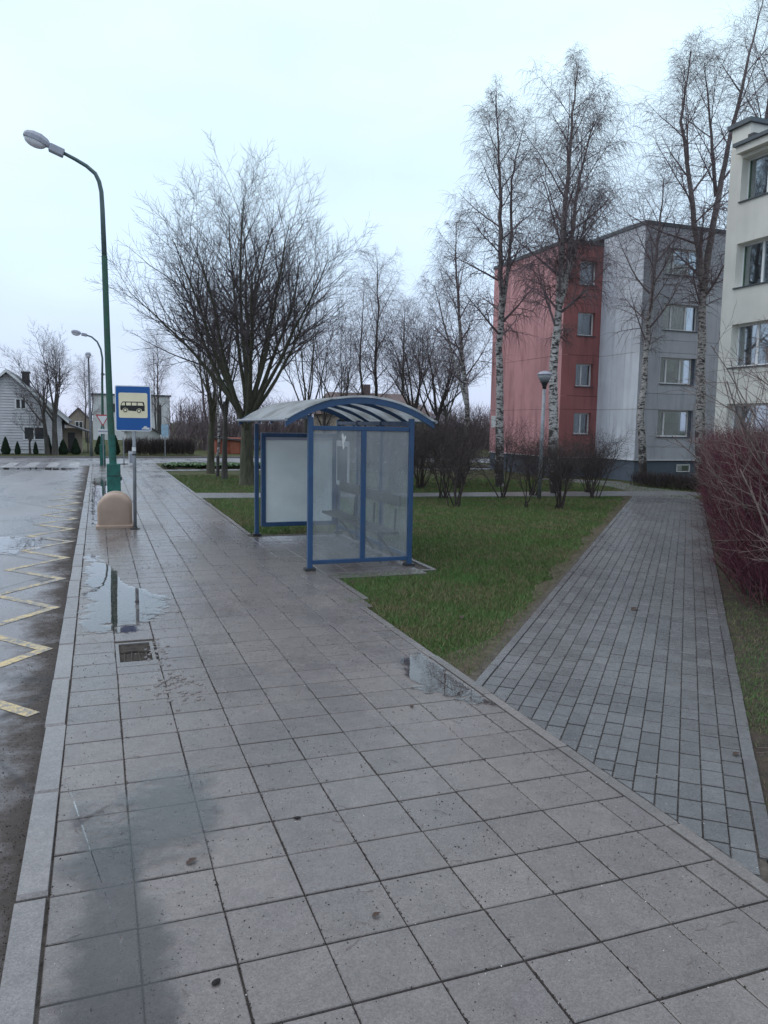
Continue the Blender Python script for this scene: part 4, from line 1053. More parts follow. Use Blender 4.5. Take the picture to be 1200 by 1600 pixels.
m = MB(); m.tube(L1((.345, .0), (.34, 1.0), (.30, 2.2), (.275, 3.7), (.25, 5.93)), [.09, .088, .082, .076, .07], 8); m.build('pole', M['green_dark'], l1)
m = MB(); m.tube(L1((.342, .9), (.32, 1.65)), [.092, .088], 8); m.build('painted_band', M['green_paint'], l1)
m = MB(); m.tube(L1((.25, 5.9), (.23, 7.0), (.215, 7.4), (.17, 7.63), (.09, 7.8), (-.10, 7.95), (-.34, 8.07), (-.62, 8.19)), [.062, .056, .052, .05, .047, .045, .043, .04], 10); m.build('arm', M['teal_grey'], l1, True)
m = MB(); m.box(-.17, .15, -.15, .15, 0, .96); bx_ = bevel(m.build('base_box', M['green_paint'], l1), .012)
m = MB(); m.box(-.13, .13, -.166, -.152, .1, .62); m.build('access_door', M['green_paint'], bx_); m = MB(); m.box(-.175, .155, -.158, .155, .66, .675); m.build('seam', M['dark_metal'], bx_)
m = MB(); m.box(.15, .18, -.06, .04, .55, .64); m.box(.15, .175, -.05, .03, .2, .27); m.build('hinge', M['dark_metal'], bx_)
lamp_head(l1, (-.62 - .36, 0, 8.19), (-.75, 0, .27), .86, .32)
l2 = thing('street_lamp', 'smaller street lamp with green foot at the far corner of the sidewalk', 'street lamp', (0.2, 37.8, 0))
m = MB(); m.tube([(0, 0, 0), (.05, 0, 3.9)], [.07, .05], 8); m.build('pole', M['green_dark'], l2)
m = MB(); m.tube([(.05, 0, 3.85), (.08, 0, 4.8), (.02, 0, 5.2), (-.12, 0, 5.52), (-.35, 0, 5.72), (-.6, 0, 5.8)], [.05, .045, .042, .04, .038, .035], 8); m.build('arm', M['teal_grey'], l2, True)
m = MB(); m.box(-.13, .12, -.12, .12, 0, .95); bevel(m.build('base_box', M['green_paint'], l2), .01); m = MB(); m.tube([(.005, 0, .95), (.02, 0, 1.75)], .085, 8); m.build('painted_band', M['green_paint'], l2)
lamp_head(l2, (-.58, 0, 5.8), (-.8, 0, .14), .62, .24)
l3 = thing('street_lamp', 'thin grey street lamp on the verge beside the boarded house', 'street lamp', (-.36, 48.0, 0))
m = MB(); m.tube([(0, 0, -.02), (-.02, 0, 3), (-.03, 0, 5.2), (-.03, -.25, 5.5), (-.03, -.6, 5.6)], [.09, .07, .05, .04, .035], 8); m.build('pole', M['galv'], l3, True)
lamp_head(l3, (-.03, -.6, 5.6), (0, -1, .1), .6, .3)
l4 = thing('street_lamp', 'far street lamp post standing before the white villa', 'street lamp', (1.0, 80, 0))
m = MB(); m.tube([(0, 0, -.05), (0, 0, 6.4)], [.09, .06], 8); m.build('pole', M['galv'], l4); lamp_head(l4, (0, 0, 6.4), (-1, 0, .1), .6, .25)
# ---- park lamp
pk = thing('park_lamp', 'grey park lamp post with bowl shaped lantern among the bushes', 'park lamp', (11.9, 19.5, 0))
m = MB(); m.tube([(0, 0, -.04), (.02, 0, 1.6), (.04, 0, 3.2)], [.062, .055, .05], 10); m.build('pole', M['galv'], pk, True)
m = MB(); m.lathe([(.05, 3.1), (.06, 3.18), (.09, 3.26), (.14, 3.32)], 18, (.04, 0, 0)); m.build('lantern_neck', M['dark_metal'], pk, True)
m = MB(); m.lathe([(.12, 3.32), (.18, 3.43), (.195, 3.5)], 20, (.04, 0, 0)); m.build('lantern_bowl', M['bowl'], pk, True)
m = MB(); m.lathe([(.215, 3.495), (.208, 3.53), (.14, 3.585), (.04, 3.61)], 20, (.04, 0, 0)); m.build('lantern_cap', M['lamp_body'], pk, True)
# ---- small signs at the corner
gw = thing('give_way_sign', 'red bordered white give way triangle at the far corner', 'sign', (.23, 37.6, 0))
def tri(k, c=(0, 2.13)): return [(c[0] - .30 * k, c[1] + .16 * k + (1 - k) * .0), (c[0] + .30 * k, c[1] + .16 * k), (c[0], c[1] - .36 * k)]
t_ = MB(); t_.prism(tri(1), (0, -.02, 0), (1, 0, 0), (0, 0, 1), (0, -.012, 0)); tp = t_.build('plate', M['sign_red'], gw)
t_ = MB(); t_.prism(tri(.74, (0, 2.115)), (0, -.034, 0), (1, 0, 0), (0, 0, 1), (0, -.003, 0)); t_.build('white_field', M['sign_white'], tp)
m = MB(); m.tube([(.0, .0, 0), (.0, .0, 2.3)], .022, 8); m.build('pole', M['galv'], gw)
pn = MB(); pn.box(-.22, .22, -.04, -.028, 1.43, 1.65); pp_ = pn.build('lower_plate', M['sign_white'], gw); pn = MB(); pn.box(-.2, .2, -.045, -.041, 1.51, 1.575); pn.build('dark_stripe', M['lamp_body'], pp_)
bl = thing('road_sign', 'small pale blue square road sign on a pole beyond the flower bed', 'sign', (3.6, 44.6, 0)); bl.location = (3.75, 48.2, 0)
m = MB(); m.tube([(0, 0, -.02), (0, 0, 1.2)], .028, 8); m.build('pole', M['galv'], bl); m = MB(); m.prism(rrect(.42, .72, .03), (0, -.03, 1.5), (1, 0, 0), (0, 0, 1), (0, -.012, 0)); m.build('plate', plain('pale_blue_foil', (.28, .40, .50), .4), bl)
mp = thing('marker_post', 'short bare steel post on the sidewalk end beside the utility cabinet', 'post', (1.13, 38.6, 0))
m = MB(); m.tube([(0, 0, 0), (0, 0, 1.2)], .028, 8); m.build('pole', M['galv'], mp); m = MB(); m.lathe([(.2, 0), (.19, .03), (.05, .05)], 14); m.build('foot', M['dark_metal'], mp)
uc = thing('utility_cabinet', 'small white utility cabinet at the far end of the sidewalk', 'cabinet', (1.42, 37.6, 0))
m = MB(); m.box(-.11, .11, -.09, .09, .0, .62); bevel(m.build('body', M['sign_white'], uc), .01); m = MB(); m.box(-.12, .12, -.1, .1, .62, .65); m.build('lid', M['lamp_body'], uc); m = MB(); m.box(-.08, .08, -.1, -.091, .12, .55); m.build('door', M['lamp_body'], uc)
# ---- drain in the sidewalk
dc = thing('drain', 'flooded square drain with rusty grate sunk among the slabs', 'drain', (.265, 6.925, 0)); w, h = .16, .36
m = MB(); m.box(-w, w, -h, h, -.06, -.05); m.build('pit_floor', M['mud'], dc)
m = MB()
for q in ((-w, -w + .028, -h, h), (w - .028, w, -h, h)): m.box(q[0], q[1], q[2], q[3], -.05, .004)
m.box(-w + .028, w - .028, -h, -h + .03, -.05, .003); m.box(-w + .028, w - .028, h - .03, h, -.05, .003); m.build('frame', M['edging'], dc)
m = MB(); m.box(-w + .029, w - .029, -h + .031, h - .031, -.03, -.012); m.build('muddy_water', M['mud'], dc)
R_ = random.Random(4)
for i in range(4):
    x = -.09 + i * .06; m = MB(); m.tube([(x + R_.uniform(-.008, .008), -.2 + R_.uniform(-.05, .05), -.012), (x, 0, -.008), (x + R_.uniform(-.01, .01), .1 + R_.uniform(-.06, .06), -.011)], [.007, .009, .007], 6); m.build('grate_bar', M['rust'], dc)
m = MB(); m.tube([(-.115, .06, -.01), (0, .09, -.006), (.115, .05, -.01)], .014, 6); m.build('grate_bar', M['rust'], dc); m = MB(); m.tube([(-.11, -.19, -.012), (.11, -.17, -.012)], .009, 6); m.build('grate_bar', M['rust'], dc)
# ---- pebbles and leaves one can point at
def pebble(x, y, s, seed, label):
    R_ = random.Random(seed); m = MB(); prof = [(.3, 0), (.95, .25), (1, .5), (.7, .85), (.2, 1)]; m.lathe([(r_ * s, z * s * .75) for r_, z in prof], 9); m.v = [(a * R_.uniform(.75, 1.2) * 1.5, b * R_.uniform(.75, 1.2), c) for a, b, c in m.v]
    o = m.build('pebble', M['stone_dark']); o.location = (x, y, .001); o.rotation_euler = (0, 0, R_.uniform(0, 3)); tag(o, label, 'pebble', 'black pebbles on the slabs')
pebble(.912, 3.70, .0125, 1, 'black pebble on the slabs, upper of the two below the shelter'); pebble(.355, 2.64, .0125, 2, 'black pebble on a slab joint, nearest the bottom edge')
def leaf(x, y, s, a, label, z=.004):
    m = MB(); n = 7; R_ = random.Random(int(x * 100))
    for i in range(n):
        t = i / (n - 1); w_ = .27 * math.sin(math.pi * t ** .8) * s * R_.uniform(.7, 1.25) + .001; zz_ = .12 * s * math.sin(2.4 * t)
        m.v += [((t - .5) * s, -w_ * R_.uniform(.8, 1.1), z + zz_ + .2 * w_), ((t - .5) * s, 0, z + zz_), ((t - .5) * s, w_ * R_.uniform(.8, 1.1), z + zz_ + .16 * w_)]
    for i in range(n - 1):
        for k in (0, 1): b = 3 * i + k; m.face((b, b + 3, b + 4, b + 1))
    o = m.build('leaf', M['dead_leaf']); o.location = (x, y, 0); o.rotation_euler = (0, 0, a); tag(o, label, 'leaf', 'dead leaves lying about')
leaf(1.03, 2.82, .045, .3, 'curled brown leaf on the slabs near the bottom edge'); leaf(2.07, 5.0, .05, 1.2, 'reddish brown leaf below the puddle by the brick path'); leaf(.36, 3.46, .06, .6, 'dark brown leaf on slabs beside the left wet patch')
leaf(*pp(5.15, .39), .06, .2, 'orange brown leaf at the right edge of brick path'); leaf(*pp(9.0, -.45), .13, .5, 'big dark leaf lying mid way along the brick path'); leaf(3.55, 7.25, .09, 1, 'yellow brown leaf on the lawn corner', .01)
leaf(3.0, 9.35, .11, 1.9, 'dark leaf on slabs in front of the shelter')
# ================================================================= VEGETATION
def rdir(R_): 
    while True:
        v = Vector((R_.uniform(-1, 1), R_.uniform(-1, 1), R_.uniform(-1, 1)))
        if .05 < v.length < 1: return v.normalized()
def limb(R_, p, d, L, n, wander, trop):
    pts = [Vector(p)]; d = Vector(d).normalized()
    for i in range(n):
        d = (d + rdir(R_) * wander + Vector((0, 0, trop))).normalized(); pts.append(pts[-1] + d * (L / n))
    return pts
def at_t(pts, t):
    x = t * (len(pts) - 1); i = min(int(x), len(pts) - 2); f = x - i
    return pts[i].lerp(pts[i + 1], f), (pts[i + 1] - pts[i]).normalized()
def side_dir(R_, t, ang, az=None):
    o = t.orthogonal().normalized(); b = t.cross(o); a = R_.uniform(0, 6.283) if az is None else az
    return (t * math.cos(ang) + (o * math.cos(a) + b * math.sin(a)) * math.sin(ang)).normalized()
def grow(R_, lv, P, bufs, p, d, L, r):
    """P: list of per-level dicts; bufs: per-level mesh buffer"""
    q = P[lv]; last = lv == len(P) - 1
    pts = q['path'] if 'path' in q else limb(R_, p, d, L, q['n'], q['w'], q['tr'])
    N = len(pts); rads = [max(r * (1 - (1 - q.get('tp', .25)) * (i / (N - 1)) ** q.get('te', 1)), q.get('rm', .0022)) for i in range(N)]
    bufs[lv].tube(pts, rads, q['s'], False, q['s'] == 3)
    if last: return
    k = q['k']; k = R_.randint(*k) if isinstance(k, tuple) else k
    for i in range(k):
        t = q['t0'] + (q.get('t1', 1) - q['t0']) * (i + R_.random()) / k
        pos, tan = at_t(pts, min(t, .999)); ang = R(R_.uniform(*q['ang']))
        cd = side_dir(R_, tan, ang, i * 2.4 + R_.uniform(-.5, .5))
        if cd.z < q.get('zmin', -1): cd.z = q['zmin'] + R_.random() * .2; cd.normalize()
        f = q['len'](t, R_) if callable(q['len']) else q['len']
        cl_ = L * f * R_.uniform(.75, 1.2); rr = min(rads[min(int(t * (N - 1)), N - 1)] * q.get('rr', .6), cl_ * .03)
        grow(R_, lv + 1, P, bufs, pos, cd, cl_, rr)
def finish_tree(root, trunk, crown, bark, twig):
    trunk.build('trunk', bark, root, True); crown.build('crown', twig, root)

def broad_tree(name, label, cat, loc, seed, H, trunk_h, r, nl, spread, dens=1.0, bark='bark', twig='twig', group=None, lean=(0, 0)):
    R_ = random.Random(seed); root = thing(name, label, cat, (*loc, -.03), 0, group); T, C = MB(), MB()
    tp_ = limb(R_, (0, 0, 0), (lean[0] * .1, lean[1] * .1, 1), trunk_h, 5, .05, .1)
    T.tube([tp_[0] - Vector((0, 0, .05))] + tp_, [r * 1.45, r * 1.15] + [r * (1 - .08 * i) for i in range(1, 6)], 10, False)
    P = [dict(n=10, w=.10, tr=.03, s=6, k=int(16 * dens), t0=.34, ang=(22, 48), len=lambda t, q: .38 * (1.15 - .42 * t), rr=.5, tp=.1, te=.7, zmin=-.1),
         dict(n=6, w=.12, tr=.05, s=4, k=int(9 * dens), t0=.15, ang=(25, 55), len=lambda t, q: .48 * (1.1 - .55 * t), rr=.55, tp=.2),
         dict(n=3, w=.13, tr=.06, s=3, k=(4, 7), t0=.15, ang=(22, 50), len=.5, rr=.7, tp=.4, rm=.0034),
         dict(n=2, w=.15, tr=.06, s=3, rm=.0032)]
    for i in range(nl):
        az = 6.283 * i / nl * 1.0 + R_.uniform(-.35, .35); f = (i % 3) / 2.0
        tilt = R(R_.uniform(6, 16)) if f == 0 else R(spread * (0.55 + .45 * f) + R_.uniform(-6, 6))
        d = Vector((math.sin(tilt) * math.cos(az) + lean[0] * .12, math.sin(tilt) * math.sin(az) + lean[1] * .12, math.cos(tilt)))
        L = (H - trunk_h) * R_.uniform(.86, 1.0) * (1 - .12 * f)
        st, _ = at_t(tp_, R_.uniform(.68, .99))
        grow(R_, 0, P, [T, C, C, C], st, d, L, r * R_.uniform(.34, .5))
    finish_tree(root, T, C, M[bark], M[twig]); return root

def birch(name, label, loc, seed, path, r, z0, zt, reach, nb=26, forks=(), dens=1.0, hang=1.0, group='birches on the lawn', bark='birch'):
    """path: trunk polyline relative to the foot; forks: further stem polylines"""
    R_ = random.Random(seed); root = thing(name, label, 'tree', (*loc, -.03), 0, group); T, C = MB(), MB()
    def stem(path, r0, z0, nb=nb):
        path = [(a, b, c if c < 8 or path[-1][2] > 14 else 8 + (c - 8) * .87) for a, b, c in path]
        pts = []
        for i in range(len(path) - 1):
            a, b = Vector(path[i]), Vector(path[i + 1])
            for k in range(5): pts.append(a.lerp(b, k / 5) + Vector((R_.gauss(0, .018), R_.gauss(0, .018), 0)))
        pts.append(Vector(path[-1])); N = len(pts); Ht = pts[-1].z
        rad = [r0 * max(.05, (1 - (p.z - pts[0].z) / (Ht - pts[0].z + .01))) ** .8 + .006 for p in pts]
        T.tube(pts, rad, 9, False)
        P = [dict(n=7, w=.10, tr=.03, s=4, k=int(12 * dens), t0=.18, ang=(25, 62), len=lambda t, q: .40 * (1.15 - .45 * t), rr=.5, tp=.12),
             dict(n=4, w=.17, tr=-.06, s=3, k=int(12 * dens), t0=.12, ang=(25, 75), len=lambda t, q: q.uniform(.5, 1.15), rr=.6, tp=.4, rm=.0027),
             dict(n=3, w=.13, tr=-.5 * hang, s=3, rm=.0026)]
        cand = [i for i, p in enumerate(pts) if p.z > z0]
        for j in range(nb):
            f = (j + R_.random()) / nb; z = z0 + (Ht - z0) * f ** .9
            i = max(k for k in range(N) if pts[k].z <= z + .001) if z > pts[0].z else 0
            i = min(i, N - 2); t = (z - pts[i].z) / max(pts[i + 1].z - pts[i].z, .01); pos = pts[i].lerp(pts[i + 1], min(max(t, 0), 1))
            tan = (pts[i + 1] - pts[i]).normalized(); cd = side_dir(R_, tan, R(R_.uniform(30, 62) - 14 * f), j * 2.4)
            Lb = 1.12 * reach * (math.sin(math.pi * min(1, .22 + .78 * f)) * .75 + .28) * R_.uniform(.7, 1.15)
            grow(R_, 0, P, [C, C, C], pos, cd, Lb, max(.012, rad[i] * .42))
    stem(path, r, z0)
    for q, rr, zz_ in forks: stem(q, rr, zz_, max(8, nb // 2))
    finish_tree(root, T, C, M[bark], M['birch_twig']); return root

def shrub(name, label, loc, seed, H, Rad, stems=9, twig='bush_twig', dens=1.0, group=None, cat='shrub', up=.05, base_r=.016, tilt=(4, 34)):
    R_ = random.Random(seed); root = thing(name, label, cat, (*loc, -.03), 0, group); S, C = MB(), MB()
    P = [dict(n=6, w=.13, tr=up, s=5, k=int(8 * dens), t0=.32, ang=(25, 60), len=lambda t, q: .5 * (1.1 - .5 * t), rr=.6, tp=.3),
         dict(n=4, w=.16, tr=up * .6, s=3, k=int(8 * dens), t0=.15, ang=(25, 60), len=.5, rr=.6, tp=.3),
         dict(n=3, w=.18, tr=up * .4, s=3, k=4, t0=.2, ang=(25, 60), len=.5, rr=.7, tp=.4),
         dict(n=1, w=.15, tr=0, s=3)]
    for i in range(stems):
        az = i * 2.4 + R_.uniform(-.4, .4); tl = R(R_.uniform(*tilt)); d = (math.sin(tl) * math.cos(az), math.sin(tl) * math.sin(az), math.cos(tl))
        grow(R_, 0, P, [S, C, C, C], (R_.gauss(0, .06), R_.gauss(0, .06), -.02), d, H * R_.uniform(.7, .98), base_r * R_.uniform(.8, 1.3))
    S.build('stem', M[twig], root); C.build('crown', M[twig], root); return root

# ---- big spreading tree and the thin ones beside it
big = broad_tree('maple_tree', 'big spreading bare tree with mossy trunk behind the bus shelter', 'tree', (4.62, 25.7), 21, 9.3, 2.2, .26, 15, 37, 1.02, 'bark_green', 'twig', None, (-.05, 0))
broad_tree('park_tree', 'slim dark bare tree just left of the big mossy trunk', 'tree', (4.28, 28.5), 5, 7.2, 2.8, .11, 5, 30, .62, 'bark', 'twig')
broad_tree('park_tree', 'bare tree with thick brown trunk, leftmost beside the flower bed', 'tree', (4.25, 32.0), 6, 6.6, 2.8, .16, 6, 40, .62, 'bark_green', 'twig')
birch('young_birch', 'thin pale young birch between the two darker park trunks', (4.2, 29.6), 7, [(0, 0, 0), (.05, 0, 2), (0, .05, 4.2), (.1, 0, 6)], .06, 2.2, 0, 1.2, 12, (), .7, .6, None)
t_far = broad_tree('park_tree', 'tall slim dark tree rising behind the shelter poster panel', 'tree', (8.4, 33), 9, 8.4, 2.6, .12, 6, 26, .85, 'bark', 'twig')
copy_tree(t_far, 'slim leaning dark tree between the big tree and the birch pair', (10.6, 34.5, -.03), 2.2, (.9, .9, .82))
copy_tree(t_far, 'bare tree standing before the brown roofed house', (10.9, 38.5, -.03), 4.0, (1, 1, .85))
b_far = birch('birch_tree', 'far twin stemmed birch above the shelter roof', (13.4, 38), 15, [(0, 0, 0), (.08, 0, 2.5), (-.08, 0, 5), (.07, 0, 7.5), (-.05, 0, 10.7)], .11, 2.4, 0, 2.5, 26, [([(-.3, .1, 0), (-.7, 0, 3), (-.9, 0, 5.5), (-.7, .1, 8.8)], .085, 2.6)], .85, .7, None, 'bark')
sm = broad_tree('round_tree', 'small round crowned bare tree right of the shelter roof', 'tree', (14.8, 36), 17, 7.8, 2.7, .14, 9, 40, .8, 'bark', 'twig')
copy_tree(sm, 'bushy bare tree left of the red building', (16.2, 36.5, -.03), 1.9, (1.05, 1.05, .97))
birch('birch_tree', 'leaning birch just left of the red building corner', (15.2, 31), 23, [(0, 0, 0), (-.05, 0, 3), (-.5, 0, 6.2), (-.75, 0, 9), (-.8, 0, 11)], .13, 3.2, 0, 2.1, 24, [([(-.1, 0, 3), (-.9, .2, 5.6), (-1.6, .3, 8)], .07, 4)], .95, 1.0, None)
# ---- four big birches
birch('birch_tree', 'birch with pale trunk at the left edge of the red building', (12.85, 23.6), 31, [(0, 0, 0), (-.13, 0, 3.45), (-.17, 0, 6.6), (-.32, 0, 9), (-.45, 0, 11.6), (-.6, 0, 13.3)], .15, 4.6, 0, 2.0, 26, [([(-.16, 0, 5.4), (.12, 0, 8), (.05, 0, 10.4), (.5, .1, 12.4)], .07, 6.5)], 1.05, 1.0)
birch('birch_tree', 'densely twigged weeping birch before the red corner', (13.4, 21.0), 32, [(0, 0, 0), (-.28, 0, 3.35), (-.16, 0, 6.2), (-.06, 0, 8.5), (.05, 0, 10.9), (.18, 0, 13.2)], .165, 4.4, 0, 2.25, 28, [([(-.2, 0, 5.4), (.15, 0, 7.2), (.35, 0, 9.4), (.9, .1, 11.8)], .085, 6), ([(-.2, 0, 5.2), (.3, .1, 7), (1.0, .2, 9)], .06, 6)], 1.15, 1.25)
birch('birch_tree', 'crooked birch standing before the pale grey wall', (19.3, 24.4), 33, [(.1, 0, 0), (-.15, 0, 2.5), (-.05, 0, 5.6), (.1, 0, 8), (.25, 0, 10), (.32, 0, 11.6)], .15, 4.6, 0, 2.6, 20, (), .9, .75)
birch('birch_tree', 'tall two stemmed birch between grey block and cream block', (21.25, 23.5), 34, [(.0, 0, 0), (-.1, 0, 2.2), (-.3, 0, 5), (-.35, 0, 7.2), (-.9, 0, 9.4), (-1.75, 0, 12.8), (-1.5, 0, 15.2)], .2, 5.6, 0, 2.4, 22, [([(-.35, 0, 7.1), (-.1, 0, 9.4), (.35, 0, 12.2), (1.1, 0, 15.6), (1.6, 0, 17.6)], .13, 9), ([(.1, .1, 10.5), (-.4, 0, 12.5), (-.7, .2, 15)], .07, 11)], 1.0, .55)
birch('birch_tree', 'birch top rising behind the cream roof parapet', (24.5, 24.6), 35, [(0, 0, 0), (.1, 0, 5), (-.2, 0, 10), (-.1, 0, 14), (.3, 0, 18.5)], .2, 7.5, 0, 2.7, 22, (), .95, .55)
# ---- shrubs behind the lawn
SG = 'bare shrubs along the back of the lawn'
shp = [((8.55, 18.0), 41, 2.0, 9, 'bare shrub with splayed stems nearest the shelter', 1.1), ((9.15, 20.0), 42, 2.1, 10, 'dense dark shrub just behind the splayed shrub by the shelter', 1.15), ((10.1, 17.25), 43, 1.6, 3, 'thin upright shrub left of the park lamp', .9), ((11.0, 17.05), 44, 1.75, 11, 'rounded dense shrub on few stems right of the park lamp', 1.15), ((11.0, 20.0), 45, 2.0, 9, 'slanting shrub under the pale birch left of the park lamp', 1.1), ((13.6, 19.3), 46, 1.9, 9, 'wide shrub right of the weeping birch', 1.05)]
for loc, sd__, h, st, lb, dn in shp: shrub('shrub', lb, loc, sd__, h, 1, st, 'bush_twig', dn, SG)
s0 = shrub('shrub', 'big dark shrub touching the shelter, rightmost behind its glass', (7.4, 20.2), 51, 2.3, 1, 14, 'bush_twig', 1.15, SG)
for i, (x, y, sc, lb) in enumerate([(8.7, 22.8, 1.0, 'dark shrub behind the cross path, left of the others'), (9.9, 23.6, 1.1, 'dark shrub behind the cross path, second from left'), (11.2, 23.4, 1.0, 'dark shrub behind the cross path at the foot of the red wall'), (12.3, 25.4, 1.1, 'dark shrub behind the pale birch'), (7.0, 24.0, 1.0, 'dark shrub seen through the shelter glass'), (12.2, 20.4, .85, 'dark shrub wrapped round the park lamp'), (14.6, 21.0, .8, 'small shrub right of the weeping birch foot')]):
    copy_tree(s0, lb, (x, y, -.03), i * 1.3, (sc, sc, sc * .95), SG)
# ---- low clipped hedge, crimson hedge, pale shrub
def shoots(m, R_, n, pos, Lr, rad, lean, seg=3, twigs=2):
    for i in range(n):
        p, out = pos(R_); L = R_.uniform(*Lr); d = (Vector((0, 0, 1)) + out * R_.uniform(*lean) + rdir(R_) * .45).normalized()
        pts = limb(R_, p, d, L, seg, .3, .03); r_ = rad * R_.uniform(.7, 1.3)
        m.tube(pts, [r_ * (1 - .75 * k / seg) for k in range(seg + 1)], 3, False, True)
        for k in range(twigs):
            q, t = at_t(pts, R_.uniform(.25, .9)); e_ = side_dir(R_, t, R(R_.uniform(25, 60))); m.tube([q, q + e_ * L * R_.uniform(.15, .4)], [r_ * .6, .001], 3, False, True)
lh = thing('low_hedge', 'low clipped brown hedge before the grey block plinth', 'hedge', (0, 0, 0)); m = MB(); R_ = random.Random(61)
A_, B_ = Vector((17.95, 23.3, 0)), Vector((18.75, 20.1, 0)); S_ = (B_ - A_).normalized().cross(Vector((0, 0, 1)))
def lp(R_): return A_.lerp(B_, R_.random()) + S_ * R_.uniform(-.75, .12) + Vector((0, 0, R_.uniform(-.03, .35))), rdir(R_)
shoots(m, R_, 2600, lp, (.15, .32), .006, (0, .4)); m.build('shoots', M['bush_twig'], lh)
rh = thing('crimson_hedge', 'crimson twigged dogwood hedge along the right of the brick path', 'hedge', (0, 0, 0)); m = MB(); R_ = random.Random(62)
PNv = Vector((PN[0], PN[1], 0))
def rp(R_):
    s = 9.6 + 14.4 * R_.random() ** 1.15; w_ = R_.uniform(0, 1) ** .7
    base = .58 + max(0, 11.2 - s) * .12; n = base + w_ * .95
    z = R_.uniform(0, 1.58) if R_.random() < .75 else R_.uniform(0, .4)
    return Vector((*pp(s, n - .16 * min(z, 1)), z - .02)), PNv * (-1 if w_ < .5 else .3)
shoots(m, R_, 12500, rp, (.3, .72), .0058, (0, .6), 3, 2)
m.build('shoots', M['red_twig'], rh)
m = MB(); R_ = random.Random(64); shoots(m, R_, 1500, rp, (.5, 1.15), .005, (0, .6), 4, 3); m.build('brown_shoots', M['pale_twig'], rh)
m = MB(); R_ = random.Random(63)
for i in range(260):
    s = R_.uniform(9.8, 23.5); x, y = pp(s, R_.uniform(.75, 1.4)); m.tube(limb(R_, (x, y, -.04), (0, 0, 1), R_.uniform(.8, 1.5), 4, .12, .05), [.013, .011, .009, .007, .004], 4, False)
m.build('stems', M['bush_twig'], rh)
def arching(name, label, centre, seed, n, Lr, toward, z0=0.0):
    root = thing(name, label, 'shrub', (*centre, -.03)); R_ = random.Random(seed); S, C = MB(), MB()
    P = [dict(n=9, w=.15, tr=.03, s=5, k=8, t0=.25, ang=(25, 60), len=lambda t, q: .3 * (1.1 - .5 * t), rr=.65, tp=.3, zmin=-.35),
         dict(n=5, w=.15, tr=.02, s=4, k=5, t0=.15, ang=(22, 50), len=.45, rr=.65, tp=.3), dict(n=3, w=.16, tr=.03, s=3)]
    for i in range(n):
        o = R_.uniform(-1.3, 1.3); d = Vector((toward[0] * math.cos(o) - toward[1] * math.sin(o), toward[0] * math.sin(o) + toward[1] * math.cos(o), 0)) * R_.uniform(.2, .85) + Vector((0, 0, 1))
        grow(R_, 0, P, [S, C, C], (R_.gauss(0, .3), R_.gauss(0, .35), -.02), d, R_.uniform(*Lr), R_.uniform(.013, .023))
    S.build('stem', M['pale_twig'], root); C.build('crown', M['pale_twig'], root); return root
arching('arching_shrub', 'pale brown shrub with long arching shoots at the right edge', pp(10.0, 2.0), 71, 40, (2.0, 3.4), (-PN[0], -PN[1]))
arching('arching_shrub', 'brown arching shrub behind the right edge shrub, under the cream wall', pp(12.2, 2.2), 72, 30, (2.8, 4.4), (-PN[0] * .35, -PN[1] * .35))
arching('arching_shrub', 'low pale shrub at the near end of the crimson hedge', pp(9.0, 2.0), 73, 18, (1.3, 2.3), (-PN[0], -PN[1]))
# ---- by the boarded house
lt = broad_tree('pollard_tree', 'pollarded bare tree leaning over the boarded house roof', 'tree', (-2.35, 49.6), 81, 7.2, 2.5, .19, 7, 40, .85, 'bark', 'twig')
broad_tree('pollard_tree', 'short pollarded trunk left of the tall pollarded tree', 'tree', (-2.8, 50.2), 82, 5.4, 2.4, .15, 5, 46, .75, 'bark', 'twig')
broad_tree('fruit_tree', 'small low fruit tree before the boarded house windows', 'tree', (-3.75, 50.3), 83, 3.1, 1.0, .07, 5, 55, .6, 'bark', 'twig')
def thuja(label, loc, h, w, seed, group='small evergreens along the house front'):
    R_ = random.Random(seed); root = thing('evergreen', label, 'evergreen', (*loc, -.02), 0, group); m = MB()
    for i in range(1500):
        z = R_.random() ** 1.2; rr = w * (1 - z) ** .7 * min(1, .55 + z * 3); a = R_.uniform(0, 6.283); rr *= R_.uniform(.72, 1.06); s = .05 + .04 * R_.random()
        x, y = rr * math.cos(a), rr * math.sin(a); t = a + R_.uniform(-.7, .7); b = len(m.v)
        m.v += [(x - s * math.sin(t) * .5, y + s * math.cos(t) * .5, z * h), (x + s * math.sin(t) * .5, y - s * math.cos(t) * .5, z * h), (x + .3 * s * math.cos(a), y + .3 * s * math.sin(a), z * h + s * 1.6)]; m.face((b, b + 1, b + 2))
    m.lathe([(w * .5, 0), (w * .7, h * .15), (w * .55, h * .5), (w * .2, h * .85), (.01, h * .95)], 8); m.build('foliage', M['conifer'], root)
    t_ = MB(); t_.tube([(0, 0, 0), (0, 0, h * .4)], .03, 5); t_.build('stem', M['bark'], root)
for i, (x, h, w, lb) in enumerate([(-5.05, 1.15, .33, 'evergreen cone at the left picture edge'), (-4.42, .8, .2, 'small evergreen cone under the boarded house wall, left of the fruit tree'), (-3.45, .8, .17, 'small evergreen cone behind the fruit tree'), (-2.75, 1.3, .25, 'evergreen cone beside the short pollarded trunk'), (-1.95, 1.0, .36, 'broad evergreen right of the tall pollarded tree'), (-1.25, 1.1, .36, 'broad evergreen before the porch door'), (.1, 1.3, .4, 'evergreen behind the thin grey street lamp'), (1.0, 1.35, .35, 'evergreen behind the marker post')]): thuja(lb, (x, 50.4), h * .8, w * .85, 90 + i)
gh = thing('garden_hedge', 'long dark garden hedge across the junction behind the bus stop sign', 'hedge', (0, 0, 0)); m = MB(); R_ = random.Random(99)
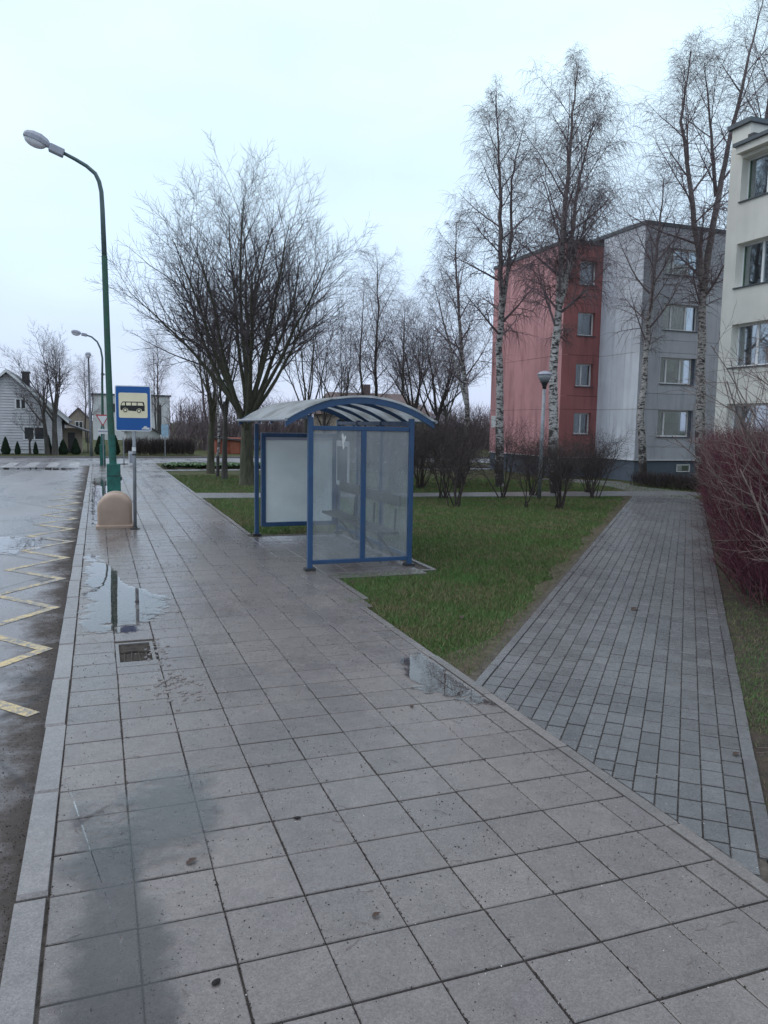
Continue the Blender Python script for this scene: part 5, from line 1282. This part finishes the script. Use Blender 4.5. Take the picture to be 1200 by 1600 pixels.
def gp(R_): return Vector((R_.uniform(1.5, 5.6), R_.uniform(49.4, 50.5), R_.uniform(-.02, .75))), rdir(R_)
shoots(m, R_, 3400, gp, (.25, .5), .012, (0, .4), 2, 2); m.build('shoots', M['bush_twig'], gh)
# ---- background: more single trees, then the far wood as one mass
for i, (x, y, sc, p_, lb) in enumerate([(8.6, 62, 1.25, b_far, 'far birch seen left of the big tree'), (5.2, 74, .95, b_far, 'far birch above the white villa'), (12.0, 66, 1.2, b_far, 'far birch behind the big tree crown'), (-1.0, 78, .75, b_far, 'far birch behind the tan house'), (23.5, 60, 1.15, b_far, 'far birch right of the brown roof'), (21.5, 47, 1.0, sm, 'far bare tree behind the small round crowned tree')]):
    copy_tree(p_, lb, (x, y, -.05), i * 1.1, (sc, sc, sc), 'trees far behind')
fw_ = MB(); R_ = random.Random(123)
for i in range(2300):
    x = R_.uniform(5.5, 40); y = R_.uniform(56, 66) + x * .2
    if R_.random() < .12: x = R_.uniform(-14, 6); y = R_.uniform(104, 125)
    h = R_.uniform(1.8, 4.2); pts = limb(R_, (x, y, -.05), (R_.gauss(0, .1), R_.gauss(0, .1), 1), h, 4, .12, .05)
    fw_.tube(pts, [.035, .03, .024, .016, .006], 3, False, True)
    for k in range(9):
        q, t = at_t(pts, R_.uniform(.2, .98)); e_ = side_dir(R_, t, R(R_.uniform(25, 55))); e2 = (e_ + Vector((0, 0, .4)) + rdir(R_) * .3).normalized(); L = R_.uniform(.4, 1.1)
        fw_.tube([q, q + e_ * L * .5, q + e_ * L * .5 + e2 * L * .5], [.016, .011, .003], 3, False, True)
tag(fw_.build('far_thicket', M['birch_twig']), 'purplish brown thicket closing the view far behind', 'thicket', kind='stuff')
# ---- plants of the flower bed
fp = MB(); R_ = random.Random(131)
for i in range(190):
    x = 2.8 + 5.5 * R_.random() ** 1.1; y = R_.uniform(35.2, 37.0)
    for k in range(11):
        a = R_.uniform(0, 6.283); L = R_.uniform(.14, .3); w_ = L * .28; c, s = math.cos(a), math.sin(a); z = R_.uniform(.06, .2)
        b = len(fp.v); fp.v += [(x, y, 0), (x + c * L * .55 - s * w_, y + s * L * .55 + c * w_, z), (x + c * L, y + s * L, z * .7), (x + c * L * .55 + s * w_, y + s * L * .55 - c * w_, z)]; fp.face((b, b + 1, b + 2, b + 3))
tag(fp.build('bed_plants', M['leafy']), 'low green leafy plants covering the far flower bed', 'plants', kind='stuff')
